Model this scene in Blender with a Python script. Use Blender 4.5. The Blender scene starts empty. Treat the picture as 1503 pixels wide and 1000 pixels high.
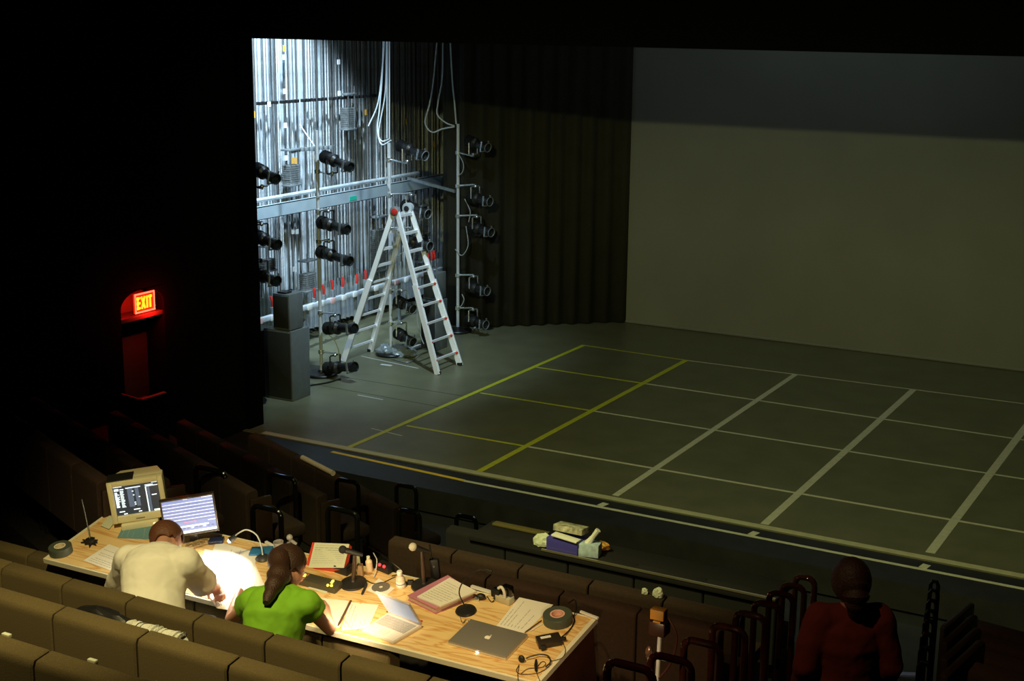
import bpy, bmesh, math, random
from mathutils import Vector as V, Matrix as M, Euler
random.seed(11)
C = bpy.context.scene.collection
sin, cos, rad, PI = math.sin, math.cos, math.radians, math.pi
# ------------------------------------------------------------ camera frame
H, FP = 5.53, 2087.0
yaw, pitch, roll = rad(29.03), rad(13.13), rad(.575)
fw = V((-sin(yaw)*cos(pitch), cos(yaw)*cos(pitch), -sin(pitch)))
r0 = V((cos(yaw), sin(yaw), 0)); u0 = r0.cross(fw)
rt = cos(roll)*r0 + sin(roll)*u0; up = -sin(roll)*r0 + cos(roll)*u0
CP = V((0, 0, H))
def ray(x, y): return fw + rt*((x-751.5)/FP) - up*((y-500)/FP)
def atZ(x, y, z=0): d = ray(x, y); return CP + d*((z-H)/d.z)
def atX(x, y, v): d = ray(x, y); return CP + d*(v/d.x)
def atY(x, y, v): d = ray(x, y); return CP + d*(v/d.y)
cam = bpy.data.cameras.new('camera'); co = bpy.data.objects.new('camera', cam); C.objects.link(co)
m = M((rt, up, -fw)).transposed().to_4x4(); m.translation = CP
co.matrix_world = m; cam.lens = FP/1503*36; cam.sensor_width = 36; cam.clip_end = 200; cam.clip_start = .05
bpy.context.scene.camera = co
# ------------------------------------------------------------ materials
MATS = {}
def mat(name, col, rough=.6, metal=0, emit=0, ecol=None, var=.0, scale=8, bump=0, bscale=60, coat=0, alpha=1, trans=0):
    if name in MATS: return MATS[name]
    mt = bpy.data.materials.new(name); mt.use_nodes = True; nt = mt.node_tree; b = nt.nodes['Principled BSDF']
    b.inputs['Base Color'].default_value = (*col, 1); b.inputs['Roughness'].default_value = rough
    b.inputs['Metallic'].default_value = metal; b.inputs['Coat Weight'].default_value = coat
    b.inputs['Alpha'].default_value = alpha; b.inputs['Transmission Weight'].default_value = trans
    if emit:
        b.inputs['Emission Color'].default_value = (*(ecol or col), 1); b.inputs['Emission Strength'].default_value = emit
    tc = nt.nodes.new('ShaderNodeTexCoord')
    if var:
        n = nt.nodes.new('ShaderNodeTexNoise'); n.inputs['Scale'].default_value = scale; n.inputs['Detail'].default_value = 5
        nt.links.new(tc.outputs['Object'], n.inputs['Vector'])
        r = nt.nodes.new('ShaderNodeValToRGB')
        r.color_ramp.elements[0].position = .3; r.color_ramp.elements[1].position = .7
        r.color_ramp.elements[0].color = (*[c*(1-var) for c in col], 1); r.color_ramp.elements[1].color = (*[min(1, c*(1+var)) for c in col], 1)
        nt.links.new(n.outputs['Fac'], r.inputs['Fac']); nt.links.new(r.outputs['Color'], b.inputs['Base Color'])
    if bump:
        n2 = nt.nodes.new('ShaderNodeTexNoise'); n2.inputs['Scale'].default_value = bscale; n2.inputs['Detail'].default_value = 3
        nt.links.new(tc.outputs['Object'], n2.inputs['Vector'])
        bp = nt.nodes.new('ShaderNodeBump'); bp.inputs['Strength'].default_value = bump; bp.inputs['Distance'].default_value = .01
        nt.links.new(n2.outputs['Fac'], bp.inputs['Height']); nt.links.new(bp.outputs['Normal'], b.inputs['Normal'])
    MATS[name] = mt; return mt
def plywood():
    mt = bpy.data.materials.new('plywood'); mt.use_nodes = True; nt = mt.node_tree; b = nt.nodes['Principled BSDF']
    tc = nt.nodes.new('ShaderNodeTexCoord'); mp = nt.nodes.new('ShaderNodeMapping'); mp.inputs['Scale'].default_value = (.55, 3.2, 1)
    nt.links.new(tc.outputs['Object'], mp.inputs['Vector'])
    n = nt.nodes.new('ShaderNodeTexNoise'); n.inputs['Scale'].default_value = 1.7; n.inputs['Detail'].default_value = 3; n.inputs['Distortion'].default_value = 1.2
    nt.links.new(mp.outputs['Vector'], n.inputs['Vector'])
    mm = nt.nodes.new('ShaderNodeMath'); mm.operation = 'MULTIPLY'; mm.inputs[1].default_value = 9
    fr = nt.nodes.new('ShaderNodeMath'); fr.operation = 'PINGPONG'; fr.inputs[1].default_value = .5
    nt.links.new(n.outputs['Fac'], mm.inputs[0]); nt.links.new(mm.outputs[0], fr.inputs[0])
    r = nt.nodes.new('ShaderNodeValToRGB'); r.color_ramp.elements[0].color = (.62, .33, .10, 1); r.color_ramp.elements[1].color = (.80, .58, .27, 1)
    r.color_ramp.elements[0].position = .0; r.color_ramp.elements[1].position = .22
    nt.links.new(fr.outputs[0], r.inputs['Fac']); nt.links.new(r.outputs['Color'], b.inputs['Base Color']); b.inputs['Roughness'].default_value = .55
    return mt
PLY = plywood()
def dead(name, col):
    m_ = mat(name, col, 1); m_.node_tree.nodes['Principled BSDF'].inputs['Specular IOR Level'].default_value = .05; return m_
HEAD = dead('black_border_cloth', (.0012, .0012, .001))
BLK = mat('black_paint', (.006, .006, .006), .55)
HOUSE = dead('house_wall_paint', (.004, .004, .004))
GLOSS = mat('glossy_black_enamel', (.004, .004, .004), .17, coat=.5)
DRAPE = mat('black_velour', (.022, .021, .011), .95, var=.15, scale=3)
FLOOR = mat('stage_vinyl', (.135, .136, .08), .4, var=.14, scale=2.2, bump=.08, bscale=30)
WOODB = mat('black_stage_wood', (.012, .012, .013), .5, var=.3, scale=5)
HFLOOR = mat('house_floor_paint', (.02, .022, .027), .6, var=.3, scale=3)
RISER = mat('riser_carpet', (.012, .010, .008), .9, var=.3, scale=20)
TAPEG = mat('grey_tape', (.62, .62, .50), .5, var=.1, scale=15)
TAPEY = mat('yellow_tape', (.54, .56, .03), .5, var=.1, scale=15)
TAPEB = mat('bright_yellow_tape', (.8, .6, .01), .5)
CYC = mat('projection_cloth', (.20, .205, .185), .9, var=.07, scale=.8)
STEEL = mat('galvanised_steel', (.55, .6, .64), .5, .25, var=.3, scale=4)
STEELD = mat('dull_steel', (.28, .31, .33), .5, .5, var=.35, scale=5)
ALU = mat('aluminium', (.93, .94, .96), .35, .1)
POLE = mat('pale_steel_pole', (.72, .75, .78), .3, .35)
ROPEM = mat('pale_rope', (.55, .57, .58), .8, var=.2, scale=30)
ROPED = mat('dark_rope', (.08, .07, .065), .8)
BEAM = mat('grey_painted_beam', (.33, .4, .44), .5, var=.1, scale=3)
GREEN = mat('green_label', (.02, .45, .3), .5)
RED = mat('red_plastic', (.6, .03, .02), .4)
ORANGE = mat('amber_label', (.75, .38, .06), .5)
WHITE = mat('white_plastic', (.8, .8, .78), .4)
FIX = mat('fixture_black', (.012, .012, .012), .4, .2, bump=.1, bscale=80)
CHROME = mat('bright_clamp_metal', (.7, .75, .78), .25, .9)
LENS = mat('lens_glass', (.008, .012, .012), .15)
SPK = mat('grey_black_speaker_paint', (.12, .135, .135), .5, var=.1, scale=10)
GRIL = mat('speaker_grille', (.018, .018, .014), .7, bump=.4, bscale=220)
CABW = mat('pale_cable', (.62, .68, .72), .5)
CABB = mat('black_cable', (.008, .008, .008), .4)
PLAST = mat('crumpled_plastic', (.2, .24, .26), .25, bump=.5, bscale=25)
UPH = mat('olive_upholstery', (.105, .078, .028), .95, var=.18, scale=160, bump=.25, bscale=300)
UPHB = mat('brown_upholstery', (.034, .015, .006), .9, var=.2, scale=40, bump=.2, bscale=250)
WOODE = mat('brown_end_panel', (.025, .013, .006), .5, var=.2, scale=6)
CREAM = mat('cream_computer_plastic', (.72, .69, .46), .45)
EDGE = mat('pale_edge_banding', (.78, .74, .56), .5)
TBLK = mat('matte_black_plastic', (.012, .012, .012), .5)
DGREY = mat('dark_grey_plastic', (.035, .035, .035), .45)
PAPER = mat('paper', (.82, .8, .72), .8)
PAPERG = mat('greenish_paper', (.62, .66, .5), .8)
INK = mat('grey_ink', (.35, .36, .32), .8)
TEAL = mat('teal_paper', (.12, .27, .30), .7)
SILVER = mat('silver_laptop', (.42, .40, .37), .35, .6)
KEY = mat('pale_keys', (.42, .40, .38), .5)
SKIN = mat('skin', (.62, .32, .22), .55, var=.06, scale=20)
SHIRT = mat('cream_cotton', (.9, .89, .78), .85, var=.05, scale=6, bump=.3, bscale=12)
LIME = mat('lime_cotton', (.22, .52, .02), .8, var=.05, scale=8, bump=.2, bscale=14)
HAIR = mat('brown_hair', (.05, .022, .012), .5, bump=.6, bscale=120)
HAIR2 = mat('auburn_hair', (.12, .045, .02), .5, bump=.6, bscale=120)
DENIM = mat('dark_denim', (.02, .022, .04), .85)
# ------------------------------------------------------------ geometry builder
class G:
    def __init__(s): s.b = bmesh.new(); s.T = M()
    def _v(s, p): return s.b.verts.new(s.T @ V(p))
    def box(s, x0, y0, z0, x1, y1, z1, bev=0, mi=0):
        t = bmesh.new(); bmesh.ops.create_cube(t, size=1)
        for v in t.verts: v.co = V(((x0+x1)/2+v.co.x*(x1-x0), (y0+y1)/2+v.co.y*(y1-y0), (z0+z1)/2+v.co.z*(z1-z0)))
        if bev: bmesh.ops.bevel(t, geom=t.edges[:], offset=bev, segments=2, profile=.5, affect='EDGES')
        return s.merge(t, mi)
    def merge(s, t, mi=0):
        mp = {v: s.b.verts.new(s.T @ v.co) for v in t.verts}
        for f in t.faces:
            try: nf = s.b.faces.new([mp[v] for v in f.verts]); nf.material_index = mi
            except ValueError: pass
        t.free(); return s
    def prism(s, pts, z0, z1, mi=0):
        a = [s._v((p[0], p[1], z0)) for p in pts]; b = [s._v((p[0], p[1], z1)) for p in pts]; n = len(pts)
        fs = [s.b.faces.new(a[::-1]), s.b.faces.new(b)] + [s.b.faces.new([a[i], a[(i+1) % n], b[(i+1) % n], b[i]]) for i in range(n)]
        for f in fs: f.material_index = mi
        return s
    def lathe(s, prof, n=24, c=(0, 0, 0), mi=0):
        rows = [[s._v((c[0]+r*cos(2*PI*k/n), c[1]+r*sin(2*PI*k/n), c[2]+z)) for k in range(n)] for r, z in prof]
        for a, b in zip(rows, rows[1:]):
            for k in range(n): s.b.faces.new([a[k], a[(k+1) % n], b[(k+1) % n], b[k]]).material_index = mi
        s.b.faces.new(rows[0][::-1]).material_index = mi; s.b.faces.new(rows[-1]).material_index = mi
        return s
    def ringlathe(s, prof, n=32):
        rows = [[s._v((r*cos(2*PI*k/n), r*sin(2*PI*k/n), z)) for k in range(n)] for r, z in prof]
        for a, b in zip(rows, rows[1:]+rows[:1]):
            for k in range(n): s.b.faces.new([a[k], a[(k+1) % n], b[(k+1) % n], b[k]])
        return s
    def tube(s, pts, r=.01, n=8, mi=0):
        pts = [V(p) for p in pts]; rs = r if isinstance(r, (list, tuple)) else [r]*len(pts)
        rows = []; prev = None
        for i, p in enumerate(pts):
            d = (pts[min(i+1, len(pts)-1)]-pts[max(i-1, 0)]).normalized()
            if prev is None: a = d.orthogonal().normalized()
            else: a = (prev - d*prev.dot(d)); a = a.normalized() if a.length > 1e-6 else d.orthogonal().normalized()
            prev = a; b = d.cross(a)
            rows.append([s._v(p+(a*cos(2*PI*k/n)+b*sin(2*PI*k/n))*rs[i]) for k in range(n)])
        for x, y in zip(rows, rows[1:]):
            for k in range(n): s.b.faces.new([x[k], x[(k+1) % n], y[(k+1) % n], y[k]]).material_index = mi
        s.b.faces.new(rows[0][::-1]).material_index = mi; s.b.faces.new(rows[-1]).material_index = mi
        return s
    def bar(s, p, q, w, h, mi=0):
        p, q = V(p), V(q); d = (q-p); L = d.length; d.normalize()
        a = d.cross(V((0, 0, 1))); a = a.normalized() if a.length > 1e-4 else V((1, 0, 0)); b = a.cross(d)
        vs = [s._v(o+a*(i*w/2)+b*(j*h/2)) for o in (p, q) for i, j in ((-1, -1), (1, -1), (1, 1), (-1, 1))]
        for f in ((0, 1, 2, 3), (7, 6, 5, 4), (0, 4, 5, 1), (1, 5, 6, 2), (2, 6, 7, 3), (3, 7, 4, 0)):
            s.b.faces.new([vs[k] for k in f]).material_index = mi
        return s
    def ball(s, c, r, sc=(1, 1, 1), n=16):
        t = bmesh.new(); bmesh.ops.create_uvsphere(t, u_segments=n, v_segments=n//2+2, radius=r)
        for v in t.verts: v.co = V((v.co.x*sc[0], v.co.y*sc[1], v.co.z*sc[2]))+V(c)
        return s.merge(t)
def setp(o, label=None, cat=None, group=None, kind=None):
    if label: o['label'] = label
    if cat: o['category'] = cat
    if group: o['group'] = group
    if kind: o['kind'] = kind
    return o
def obj(name, g, mats, parent=None, smooth=True, label=None):
    me = bpy.data.meshes.new(name); bmesh.ops.recalc_face_normals(g.b, faces=g.b.faces[:]); g.b.to_mesh(me); g.b.free()
    for mt in (mats if isinstance(mats, (list, tuple)) else [mats]): me.materials.append(mt)
    if smooth:
        me.polygons.foreach_set('use_smooth', [True]*len(me.polygons))
        try: me.set_sharp_from_angle(angle=rad(35))
        except Exception: pass
    o = bpy.data.objects.new(name, me); C.objects.link(o)
    if parent: o.parent = parent
    if label: o['label'] = label
    return o
def place(o, mx): o.location = mx.to_translation(); o.rotation_euler = mx.to_euler(); return o
def thing(name, label, cat, loc=(0, 0, 0), rz=0, group=None, mx=None):
    o = bpy.data.objects.new(name, None); C.objects.link(o); o.empty_display_size = .05
    if mx is not None: place(o, mx)
    else: o.location = loc; o.rotation_euler = (0, 0, rz)
    return setp(o, label, cat, group)
def struct(name, g, mt): return setp(obj(name, g, mt), kind='structure')
def one(name, g, mt, label, cat, loc=(0, 0, 0), rz=0, group=None, mx=None, smooth=True):
    o = setp(obj(name, g, mt, smooth=smooth), label, cat, group)
    if mx is not None: place(o, mx)
    else: o.location = loc; o.rotation_euler = (0, 0, rz)
    return o
KIDS = {}
def dup(src, label=None):
    def cp(o, p):
        c = o.copy(); C.objects.link(c)
        if p: c.parent = p
        for ch in list(o.children): cp(ch, c)
        return c
    c = cp(src, None)
    if label: c['label'] = label
    return c
ORD = ['first', 'second', 'third', 'fourth', 'fifth', 'sixth', 'seventh', 'eighth', 'ninth', 'tenth', 'eleventh', 'twelfth']
def bez(ps, n=10):
    """smooth curve through points (Catmull-Rom)"""
    ps = [V(p) for p in ps]; q = [ps[0]*2-ps[1]]+ps+[ps[-1]*2-ps[-2]]; out = []
    for i in range(1, len(q)-2):
        a, b, c, d = q[i-1:i+3]
        for k in range(n):
            t = k/n; out.append(.5*((2*b)+(c-a)*t+(2*a-5*b+4*c-d)*t*t+(3*b-a-3*c+d)*t**3))
    out.append(ps[-1]); return out

# ============================================================ THE SETTING
Y0 = 14.22                                    # downstage edge of the dance floor
g = G(); g.box(-16.2, Y0, -.3, 6, 25.5, 0); struct('floor', g, FLOOR)
g = G(); g.box(-13, 13.5, -.3, 6, Y0, -.012); struct('floor', g, WOODB)
g = G(); g.box(-13, 8.0, -.6, 6, 13.5, -.32); struct('floor', g, HFLOOR)
g = G(); g.box(-16.4, 13.9, -.3, -15.15, 25.6, 9); struct('wall_left', g, mat('wing_wall_paint', (.03, .033, .036), .8, var=.2, scale=2))
g = G(); g.box(-16.4, 25.5, -.3, 6, 25.7, 9); struct('wall_back', g, BLK)
g = G(); g.box(5.8, -4, -.6, 6, 25.6, 9); struct('wall_right', g, HOUSE)
g = G(); g.box(-13, -4.2, -.6, 6, -4, 9); struct('wall_rear', g, HOUSE)
g = G(); g.box(-16.4, -4, 9, 6, 25.6, 9.2); struct('ceiling', g, HOUSE)
# proscenium header (its lower edge cuts the front light) and left jamb
g = G(); g.box(-16.4, 14.3, 5.14, 6, 14.6, 9); struct('wall_front', g, HEAD)
g = G(); g.box(-16.4, 14.3, -.3, -11.95, 14.6, 5.16); struct('wall_front', g, HEAD)
# left house wall with an arched niche for the exit
nY0, nY1 = atX(178, 471, -12).y, atX(241, 455, -12).y
nZ0 = atX(178, 471, -12).z; nZt = atX(212, 424, -12).z
dZ0 = atX(176, 585, -12).z
def wl(y0, z0, y1, z1, x1=-12.0): g.box(-12.6, y0, z0, x1, y1, z1)
g = G(); wl(-4, -.6, nY0, 9); wl(nY1, -.6, 14.3, 9); wl(nY0, nZt, nY1, 9)
g.box(-12.6, nY0, -.6, -12.3, nY1, nZt)
# arch shoulders
ym = (nY0+nY1)/2; hw = (nY1-nY0)/2; zs = nZ0+.12
for sgn in (-1, 1):
    pts = [(ym+sgn*hw*cos(a*PI/16), zs+(nZt-zs)*sin(a*PI/16)) for a in range(0, 9)]+[(ym, nZt+.01), (ym+sgn*hw, nZt+.01)]
    g.T = M(((0, 0, 1, 0), (1, 0, 0, 0), (0, 1, 0, 0), (0, 0, 0, 1)))
    g.prism(pts, -12.31, -12.0); g.T = M()
struct('wall_left', g, HOUSE)
REDW = mat('niche_paint', (.4, .2, .18), .7)
g = G(); g.box(-12.3, nY0+.002, nZ0, -12.285, nY1-.002, nZt-.01); struct('trim_1', g, REDW)
g = G(); g.box(-12.3, nY0+.002, nZ0-.05, -12.02, nY1-.002, nZ0, .004); struct('trim_2', g, mat('niche_ledge_paint', (.15, .08, .08), .5))
DOORM = mat('door_paint', (.05, .03, .03), .5)
g = G(); g.box(-12.298, nY0+.03, -.3, -12.26, nY1-.05, nZ0-.3); dr = struct('door_1', g, DOORM)
g = G(); g.box(-12.26, nY0+.1, .75, -12.22, nY1-.12, .80, .008); obj('push_bar', g, STEELD, dr)
# low parapet in front of the exit
pz = 1.0; pc = atZ(207, 588, pz); pl = atZ(155, 573, pz); pr = atZ(242, 577, pz)
g = G(); g.bar((pc.x, pc.y, pz/2-.2), (pr.x, pr.y, pz/2-.2), .07, pz+.4); g.bar((pc.x, pc.y, pz/2-.2), (pl.x, pl.y, pz/2-.2), .05, pz+.4)
struct('trim_3', g, HOUSE)
g = G(); g.bar((pc.x, pc.y, pz+.005), (pr.x, pr.y, pz+.005), .05, .02); g.bar((pc.x, pc.y, pz+.005), (pl.x, pl.y, pz+.005), .025, .02); struct('trim_6', g, mat('red_lit_cap', (.3, .1, .1), .5))  # top lighter and redder than the parapet, sign light put into its colour
# exit sign
sc_ = atX(212.5, 443.5, -12.05); sy, sz = sc_.y, sc_.z
hy = abs(atX(227, 440, -12.05).y-atX(198, 446, -12.05).y)/2; hz = .12
ex = thing('exit_sign', 'glowing red EXIT sign above the dark doorway in the left house wall', 'exit sign', (-12.05, sy, sz))
g = G(); g.box(-.025, -hy, -hz, .0, hy, hz, .004); obj('housing', g, mat('sign_housing', (.3, .02, .02), .5, emit=1.2, ecol=(1, .02, .0)), ex)
g = G()
for a in ((-hy, -hz, hy, -hz+.018), (-hy, hz-.018, hy, hz), (-hy, -hz, -hy+.018, hz), (hy-.018, -hz, hy, hz)): g.box(0, a[0], a[1], .006, a[2], a[3])
obj('lit_border', g, mat('lit_border', (1, .1, .05), .5, emit=1.3, ecol=(1, .3, .15)), ex)
g = G(); lw, lh, st = hy*.34, hz*.62, .027
L = hy*.8
def vb(y, z0, z1): g.box(0, y-st/2, z0, .008, y+st/2, z1)
def hb(y0, y1, z): g.box(0, y0, z-st/2, .008, y1, z+st/2)
x = -L                                         # E
vb(x+st/2, -lh, lh); [hb(x, x+lw, z) for z in (-lh+st/2, 0, lh-st/2)]
x = -L+lw*1.35                                  # X
g.bar((.004, x, -lh), (.004, x+lw, lh), .008, st); g.bar((.004, x, lh), (.004, x+lw, -lh), .008, st)
x = -L+lw*2.75; vb(x+st/2, -lh, lh)             # I
x = -L+lw*3.35; hb(x, x+lw*1.1, lh-st/2); vb(x+lw*.55, -lh, lh)   # T
obj('letters', g, mat('lit_letters', (1, .8, .1), .5, emit=1.1, ecol=(1, .68, .02)), ex)

# ---------------- cyclorama, drapes
def drape(path, z0, z1, amp=.05, wav=.28, seed=0, thick=.01):
    rnd = random.Random(seed); P = []; tot = 0
    for (a, b) in zip(path, path[1:]):
        a, b = V((*a, 0)), V((*b, 0)); L = (b-a).length; n = max(4, int(L/.035)); nn = V((-(b-a).y, (b-a).x, 0)).normalized()
        for k in range(n):
            s = tot+L*k/n; P.append(a.lerp(b, k/n)+nn*(amp*sin(2*PI*s/wav+1.3*sin(s*1.7+seed))+amp*.4*sin(2*PI*s/(wav*2.7)+seed)))
        tot += L
    P.append(V((*path[-1], 0))); g = G()
    rows = [[g._v((p.x, p.y, z)) for p in P] for z in (z0, (z0+z1)/2, z1)]
    for a, b in zip(rows, rows[1:]):
        for k in range(len(P)-1): g.b.faces.new([a[k], a[k+1], b[k+1], b[k]])
    return g
def thick(o, t):
    md = o.modifiers.new('s', 'SOLIDIFY'); md.thickness = t; return o
g = G(); g.box(-10.46, 23.05, .02, 3, 23.07, 7.4); one('projection_screen', g, CYC, 'large plain grey projection cloth closing the back of the stage', 'screen')
g = G(); g.tube([(-10.46, 23.06, .03), (3, 23.06, .03)], .03); one('batten_pipe', g, CYC, 'thin pipe weighting the bottom hem of the grey back cloth', 'pipe')
o = one('stage_curtain', drape([(-13.25, 21.3), (-12.7, 21.1), (-11.6, 22.1), (-10.3, 23.2)], .02, 7.4, .05, .3, 3), DRAPE, 'tall black pleated curtain between the ropes and the grey cloth', 'curtain'); thick(o, .008)
def gauze():
    mt = bpy.data.materials.new('dark_gauze'); mt.use_nodes = True; nt = mt.node_tree; nt.nodes.clear()
    out = nt.nodes.new('ShaderNodeOutputMaterial'); mx = nt.nodes.new('ShaderNodeMixShader'); mx.inputs[0].default_value = .62
    t = nt.nodes.new('ShaderNodeBsdfTransparent'); d = nt.nodes.new('ShaderNodeBsdfDiffuse'); d.inputs['Color'].default_value = (.03, .025, .045, 1)
    nt.links.new(t.outputs[0], mx.inputs[1]); nt.links.new(d.outputs[0], mx.inputs[2]); nt.links.new(mx.outputs[0], out.inputs[0]); return mt
ga = atY(352, 560, 15.0); gb = atY(384, 620, 15.0)
o = one('gauze_leg', drape([(ga.x-.6, 15.0), (gb.x, 15.0)], .02, 7, .02, .12, 5), gauze(), 'narrow see-through dark gauze drape at the left edge of the stage opening', 'curtain'); thick(o, .003)
kx = atY(357, 400, 14.75).x
o = one('house_curtain', drape([(-13.2, 14.75), (kx-.05, 14.75)], .02, 7, .035, .16, 9), DRAPE, 'black house curtain bunched behind the left proscenium edge', 'curtain'); thick(o, .006)

# ---------------- tape grid on the stage
def tape(p, q, w, mt, label, z=.002, grp=None):
    g = G(); d = (q-p); n = V((-d.y, d.x, 0)).normalized()*w/2
    g.prism([tuple((p-n)[:2]), tuple((q-n)[:2]), tuple((q+n)[:2]), tuple((p+n)[:2])], z-.0015, z)
    one('tape_line', g, mt, label, 'tape', smooth=False, group=grp)
def tl(px, mt, label, w=.05, z=.002):
    tape(atZ(*px[0]), atZ(*px[1]), w, mt, label, z)
J = {(0,0):(857,507),(1,0):(1007,529),(2,0):(1168,549.5),(3,0):(1341,572),(0,1):(786,539),(1,1):(945,563),(2,1):(1110.5,587.6),(3,1):(1293,614),(4,1):(1495,645),
 (0,2):(705,577),(1,2):(867.5,603),(2,2):(1044.5,632.3),(3,2):(1239.4,662.7),(4,2):(1452,695.4),(0,3):(597,625),(1,3):(770,655),(2,3):(962.8,688.6),(3,3):(1170.6,726.6),(4,3):(1402,764.2)}
tl(((857, 507), (505, 660)), TAPEY, 'long yellow tape line, leftmost of the lines running upstage', .075, .003)
tl(((1007, 529), (700, 694)), TAPEY, 'long yellow tape line, second from the left of the lines running upstage', .085, .003)
tl(((1168, 549.5), (903, 728)), TAPEG, 'grey tape line running upstage, just right of the two yellow ones', .085, .003)
tl(((1341, 572), (1122, 770)), TAPEG, 'grey tape line running upstage, the middle one of the grey ones', .095, .003)
tl(((1545, 575), (1365, 812)), TAPEG, 'grey tape line running upstage near the right picture edge', .1, .003)
far = {0: ((1503, 593.5), (1545, 599)), 1: ((1503, 646.5), None), 2: ((1503, 703.5), None), 3: ((1503, 782.4), None)}
names = ['at the back of the grid', 'second from the back', 'third from the back', 'nearest the stage edge']
for j in range(4):
    wd = (.035, .045, .045, .05)[j]
    tl((J[0, j], J[1, j]), TAPEY, 'short yellow crosswise tape line '+names[j]+', between the two yellow lines', wd)
    e = atZ(*(J[3, 0] if j == 0 else J[4, j])); s = atZ(*J[1, j]); d = (e-s).normalized()
    tape(s, e+d*2.5, wd, TAPEG, 'long grey crosswise tape line '+names[j])
# edge strip of the dance floor and the tape on the apron
eL = atZ(385, 631, 0)
tape(V((-11.7, Y0+.06, 0)), V((1.5, Y0+.06, 0)), .11, mat('pale_edge_tape', (.52, .5, .34), .5, var=.1, scale=10), 'wide pale tape strip along the front edge of the stage floor', .004)
a = atZ(492, 661, -.01); b = atZ(691, 700, -.01)
tape(V((a.x, 14.09, 0)), V((b.x, 13.98, 0)), .06, TAPEB, 'bright yellow tape strip on the black apron', -.009)
tape(V((b.x+.005, 13.97, 0)), V((1.5, 13.97, 0)), .055, TAPEG, 'long narrow pale tape strip on the black apron edge', -.009)
for (px, nm) in (((891, 736), 'left'), ((1112, 777), 'middle'), ((1362, 823), 'right')):
    p = atZ(*px, -.01); tape(V((p.x, 14.0, 0)), V((p.x+.02, 14.12, 0)), .085, TAPEG, 'short tape tick on the apron edge, '+nm+' one of the three', -.0075)
# little white spike marks in the wing
for px, w, lb in ((((530, 523), (614, 541)), .02, 'thin white tape line on the floor at the ladder feet'), (((559, 535), (575, 537)), .07, 'small pale tape patch on the floor under the ladder'),
        (((525, 580), (562, 587)), .02, 'faint white tape mark left of the yellow line'), (((545, 629), (590, 640)), .02, 'faint white streak of tape across the first yellow line')):
    tl(px, mat('white_tape', (.6, .63, .63), .5), lb, w, .002)
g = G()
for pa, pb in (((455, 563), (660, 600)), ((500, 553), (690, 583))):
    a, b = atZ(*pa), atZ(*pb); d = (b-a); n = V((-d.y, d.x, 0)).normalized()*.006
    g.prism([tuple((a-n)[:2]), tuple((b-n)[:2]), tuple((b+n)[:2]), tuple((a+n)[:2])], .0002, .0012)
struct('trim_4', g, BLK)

# ============================================================ FLY WALL
XW = -14.6
g = G(); g.box(-15.1, 16.6, .05, -15.0, 24.6, 8.6); struct('trim_5', g, mat('batten_wall', (.10, .105, .11), .7, var=.3, scale=2))
rnd = random.Random(4)
def fly(name, y, x, w, d, z0, z1, mt, label, group, cyl=False):
    g = G()
    if cyl: g.tube([(0, 0, 0), (0, 0, z1-z0)], w/2, 6)
    else: g.box(-d/2, -w/2, 0, d/2, w/2, z1-z0)
    return one(name, g, mt, label, name.split('_')[-1], (x, y, z0), group=group)
tr = None; y = 17.3
while y < 24.2:
    if tr is None:
        tr = thing('guide_track', 'vertical grey steel guide track of the rope wall', 'track', (XW-.12, y, .1), group='vertical guide tracks on the fly wall')
        g = G(); g.box(-.03, -.042, 0, 0, .042, 8.2); obj('web_plate', g, STEEL, tr); g = G(); g.box(0, -.006, 0, .045, .006, 8.2); obj('fin', g, STEEL, tr)
    else:
        t = dup(tr); t.location.y = y
    y += rnd.choice((.10, .125, .16))
r1 = fly('haul_rope', 17.35, XW, .026, 0, .9, 8, ROPEM, 'pale hauling rope hanging in front of the guide tracks', 'pale ropes on the fly wall', True)
r2 = fly('dark_rope', 17.3, XW+.02, .022, 0, .9, 8, ROPED, 'dark rope hanging among the pale ones on the fly wall', 'dark ropes on the fly wall', True)
r3 = fly('lift_cable', 17.4, XW+.1, .013, 0, .9, 8, CHROME, 'thin bright lift cable in front of the rope wall', 'thin lift cables of the fly wall', True)
for k in range(64):
    c = dup(r1); c.location.y = 17.35+k*.107+rnd.uniform(-.02, .02); c.location.x = XW+rnd.uniform(-.06, .05)
for k in range(44):
    c = dup(r2); c.location.y = 17.3+k*.155+rnd.uniform(-.04, .04); c.location.x = XW+rnd.uniform(-.03, .1)
for k in range(26):
    c = dup(r3); c.location.y = 17.4+k*.25+rnd.uniform(-.08, .08); c.location.x = XW+rnd.uniform(.08, .22)
# arbors: stacks of counterweights held on rods
def arbor(px, w, hgt, label, X=-14.35):
    p = atX(px[0], px[1], X)
    t = thing('counterweight_arbor', label, 'counterweights', (X, p.y, p.z))
    g = G(); n = int(hgt/.035)
    for k in range(n): g.box(-.07, -w/2+rnd.uniform(0, .01), k*.035, .07, w/2-rnd.uniform(0, .01), k*.035+.03, .003)
    obj('weights', g, mat('iron_weights', (.16, .17, .17), .6, .3, var=.3, scale=20), t)
    for s in (-1, 1):
        g = G(); g.tube([(.075, s*w*.35, -.2), (.075, s*w*.35, hgt+.35)], .011); obj('rod', g, CHROME, t)
    for zz in (-.03, hgt+.2):
        g = G(); g.box(-.08, -w/2-.01, zz, .09, w/2+.01, zz+.03, .004); obj('plate', g, STEELD, t)
arbor((511, 188), .26, .36, 'dark counterweight stack high on the rope wall, right of the bright ropes')
arbor((428, 270), .3, .34, 'counterweight stack just above the grey beam, left of the middle')
arbor((392, 396), .3, .18, 'counterweight stack low at the far left of the rope wall')
arbor((452, 425), .3, .28, 'counterweight stack behind the top of the black speaker tower')
arbor((557, 395), .35, .75, 'tall counterweight stack seen left of the ladder', -14.5)
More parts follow.
